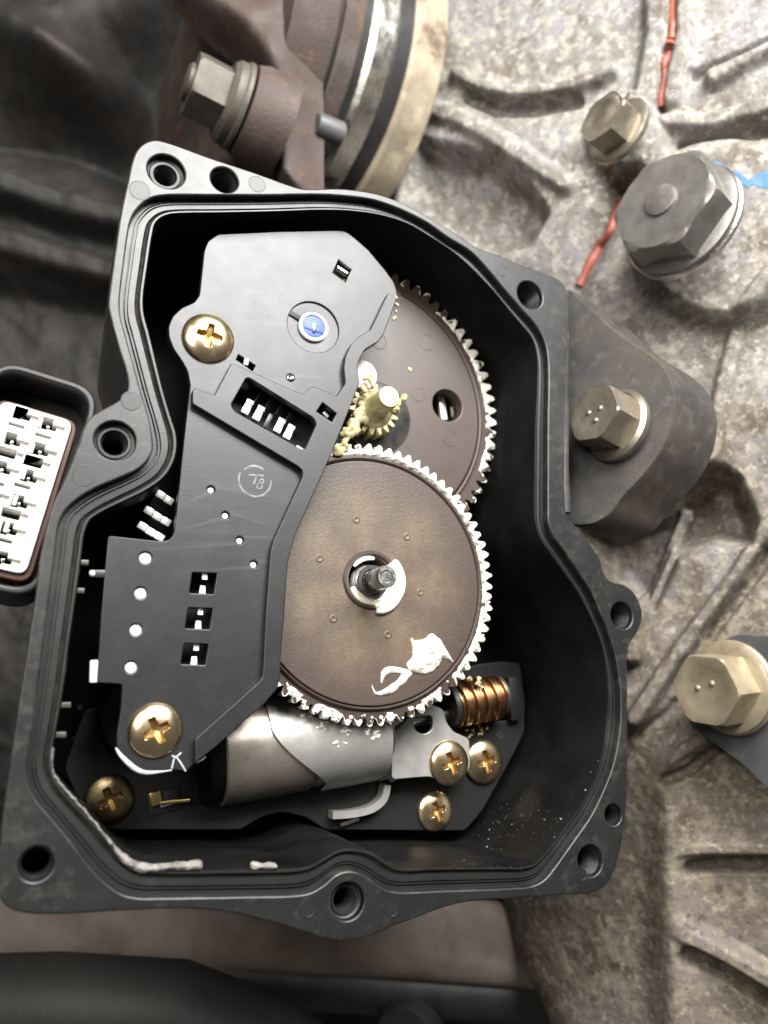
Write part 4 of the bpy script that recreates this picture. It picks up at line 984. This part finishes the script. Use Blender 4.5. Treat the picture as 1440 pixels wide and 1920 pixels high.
def smear(poly, z, thick, seed, n=260, vox=.22):
    P = np.array(xy(poly, z)); lo, hi = P.min(0), P.max(0); r = np.random.default_rng(seed); b = []
    while len(b) < n:
        p = lo + (hi - lo) * r.random(2)
        X = np.array([[p[0]]]); Yy = np.array([[p[1]]])
        if inside(X, Yy, P)[0, 0]:
            d = float(pdist(X, Yy, P, True)[0, 0]); s = min(.35 + d * .55, 1.3)
            b.append((p[0], p[1], z + .05, s * .8, s * .8, thick * (.4 + .6 * min(1, d / 1.2))))
    return blob_mesh(b, vox, 5)
def film(poly, z, thick, seed, fade=1.3, step=.11):
    P = spline(np.array(xy(poly, z)), 5); lo, hi = P.min(0) - .2, P.max(0) + .2
    X, Yg = np.meshgrid(np.arange(lo[0], hi[0], step), np.arange(lo[1], hi[1], step))
    wx = X + .25 * vnoise(X / .9, Yg / .9, seed + 5); wy = Yg + .25 * vnoise(X / .9, Yg / .9, seed + 6)
    d = pdist(wx, wy, P, True) * np.where(inside(wx, wy, P), 1, -1)
    hgt = thick * np.sqrt(np.clip(d / fade, 0, 1)) * (1 + .7 * vnoise(X / 1.6, Yg / 1.1, seed) + .25 * vnoise(X / .5, Yg / .5, seed + 1))
    Z = z + np.where(d > 0, hgt, -.3); ok = d > -.15
    idx = -np.ones(X.shape, int); idx[ok] = np.arange(ok.sum()); v = np.c_[X[ok], Yg[ok], Z[ok]]
    q = np.stack([idx[:-1, :-1], idx[:-1, 1:], idx[1:, 1:], idx[1:, :-1]], -1).reshape(-1, 4); q = q[(q >= 0).all(1)]
    return mesh_pd(v, [tuple(int(k) for k in r) for r in q])
tag(finish('grease_smear', join([film([(771,1196),(780,1200),(795,1197),(810,1188),(822,1196),(832,1210),(842,1226),(850,1244),(840,1237),(830,1236),(822,1250),(805,1262),(785,1264),(768,1256),(762,1246),(773,1230)], GZ, .85, 1),
    film([(773,1262),(752,1252),(735,1249),(718,1256),(713,1272),(715,1283),(722,1268),(738,1262),(752,1264),(740,1278),(722,1290),(706,1296),(697,1282),(702,1300),(716,1305),(738,1298),(755,1284)], GZ, .5, 2, .8)]), 'grease_white', None, 60), 'white grease smear across the face of the large brown gear', 'grease')
hg = []
def arc(a0, a1, n, r0, r1, s0, z0, L):
    for i in range(n):
        a = math.radians(a0 + (a1 - a0) * i / (n - 1)); e = max(0., math.sin(math.pi * i / (n - 1))) ** .5
        for rr in (r0, (r0 + r1) / 2, r1): L.append((gc[0] + rr * math.cos(a), gc[1] + rr * math.sin(a), z0, s0 * (.5 + .5 * e), s0 * (.5 + .5 * e), s0 * .8))
arc(200, 300, 30, 4.3, 4.9, .8, GZ + .15, hg); arc(278, 392, 34, 4.6, 7.0, 1.3, GZ + .35, hg); arc(75, 140, 20, 4.5, 4.8, .55, GZ + .05, hg)
arc(300, 350, 14, 6.0, 7.2, .9, GZ + .1, hg)
tag(finish('hub_grease', blob_mesh(hg, .2, 14), 'grease_cream', None, 60), 'cream-white grease lump around the shaft of the large gear', 'grease')
yg = []
def dabs(lst, z, n, spread, smin, smax, L):
    for (x, y) in lst:
        p = at(x, y, z)
        for k in range(n):
            s = random.uniform(smin, smax); L.append((p[0] + random.gauss(0, spread), p[1] + random.gauss(0, spread), z + random.uniform(-.3, .5), s, s, s * random.uniform(.7, 1.2)))
dabs([(660,800),(648,812),(640,835),(632,850),(655,815)], -10.5, 7, .7, .5, .95, yg)
dabs([(735,755),(748,758),(756,748),(742,766)], -12, 5, .5, .45, .8, yg)
dabs([(690,708),(700,712),(682,730)], -8.5, 5, .5, .5, .9, yg)
dabs([(768,694)], -4, 4, .25, .35, .6, yg)
dabs([(700,770),(720,762),(688,765),(675,785),(668,795),(690,745)], -10.8, 9, .9, .7, 1.2, yg)
tag(finish('pinion_grease', blob_mesh(yg, .2, 9), 'grease_yellow', None, 60), 'yellow grease lumps clinging to the pinion between the gears', 'grease')
sg = []
for (x, y, n_) in ((702,1378,9),(690,1370,8),(655,1372,6),(640,1395,5),(610,1360,7),(575,1340,6)):
    for k in range(n_):
        p = on_casing(x + random.gauss(0, 9), y + random.gauss(0, 4), .02, 185, bvh([o for o in SB.children if o.name.startswith('strap')])); q = random.uniform(.2, .5); sg.append((p[0], p[1], p[2], q * 1.3, q, q * .5))
tag(finish('strap_grease', blob_mesh(sg, .14, 4), 'grease_cream', None, 60), 'thin cream grease flecks on the silver motor bracket under the gear', 'grease')
dg_ = []
dabs([(741,560),(742,572),(741,585),(740,597)], PZ - .6, 3, .18, .3, .55, dg_)
tag(finish('grease_drip', blob_mesh(dg_, .14, 3), 'grease_yellow', None, 60), 'small cream grease drip on the arm tip of the sensor plate', 'grease')
wg = []
dabs([(878,1366),(888,1372),(897,1364),(905,1370),(884,1382),(899,1380),(912,1366)], BZ + .3, 4, .35, .22, .42, wg)
dabs([(893,1276),(903,1290),(896,1283),(880,1275)], -19.5, 4, .4, .35, .6, wg)
tag(finish('worm_grease', blob_mesh(wg, .15, 2), 'grease_yellow', None, 60), 'thin yellow grease flecks on and below the copper worm', 'grease')
# crumbly residue on the housing lip
mat('residue', (.29, .28, .26), .75, mottle=(.10, .098, .09), mscale=450, bump=.8, bscale=1800)
def strip(pts, seed):
    return film(pts, LED + .42, .75 if seed < 53 else .3, seed, .9, .1)
rs_ = [strip([(214,1582),(226,1596),(240,1606),(262,1617),(290,1621),(330,1618),(360,1615),(378,1616),(378,1629),(350,1631),(320,1632),(290,1635),(262,1636),(244,1628),(226,1612),(214,1596)], 51),
       strip([(471,1618),(490,1619),(516,1620),(519,1629),(495,1630),(472,1629)], 52), strip([(97,1400),(100,1404),(98,1430),(102,1452),(122,1477),(148,1507),(188,1553),(212,1582),(207,1584),(186,1556),(146,1510),(118,1479),(99,1452),(95,1425)], 53)]
tag(finish('lip_residue', join(rs_), 'residue', None, 60), 'crumbly grey-white sealant residue on the lower inner lip of the housing', 'residue')
# specks in the housing corner
HT = bvh([o for o in H.children if o.name.split('.')[0] in ('inner_wall', 'floor_panel', 'gasket_groove')])
v = []; f = []
sp = [(1098,1482,3.2),(1052,1536,4.2),(1021,1537,2.6),(936,1542,2.4),(950,1531,1.9),(960,1546,2.2),(918,1556,2.6),(916,1574,2.8),(913,1588,3.2),(940,1593,1.6),(980,1530,1.8),(995,1527,1.5),(1010,1520,1.4),(870,1614,2.0),(1040,1570,2.2),(1122,1427,1.2),(1108,1448,1.6)]
sp += [(random.gauss(985, 40), random.gauss(1545, 22), random.uniform(.5, 1.3)) for _ in range(46)]
sp += [(random.uniform(840, 1000), random.uniform(1618, 1630), random.uniform(.5, 1.1)) for _ in range(26)]
for (x, y, s) in sp:
    z = np.interp(x + (y - 1500) * .8, [860, 1150], [-30, -6]) if y < 1612 else LED - .4
    if y < 1612: z = -12 if x > 1035 else -26
    c_ = on_casing(x, y, .03, 190, HT); k = s * .10; a = random.random() * 6; b0 = len(v)
    for d, hh in ((0, .0), (2.1, 0), (4.2, 0)): v.append((c_[0] + k * math.cos(a + d) * 1.5, c_[1] + k * math.sin(a + d), c_[2]))
    v.append((c_[0], c_[1], c_[2] + k * .8)); f += [(b0, b0 + 1, b0 + 3), (b0 + 1, b0 + 2, b0 + 3), (b0 + 2, b0, b0 + 3), (b0, b0 + 2, b0 + 1)]
tag(finish('grease_specks', mesh_pd(v, f), 'residue', None, 0), 'scattered pale specks inside the dark corner of the housing', 'specks', None, 'stuff')
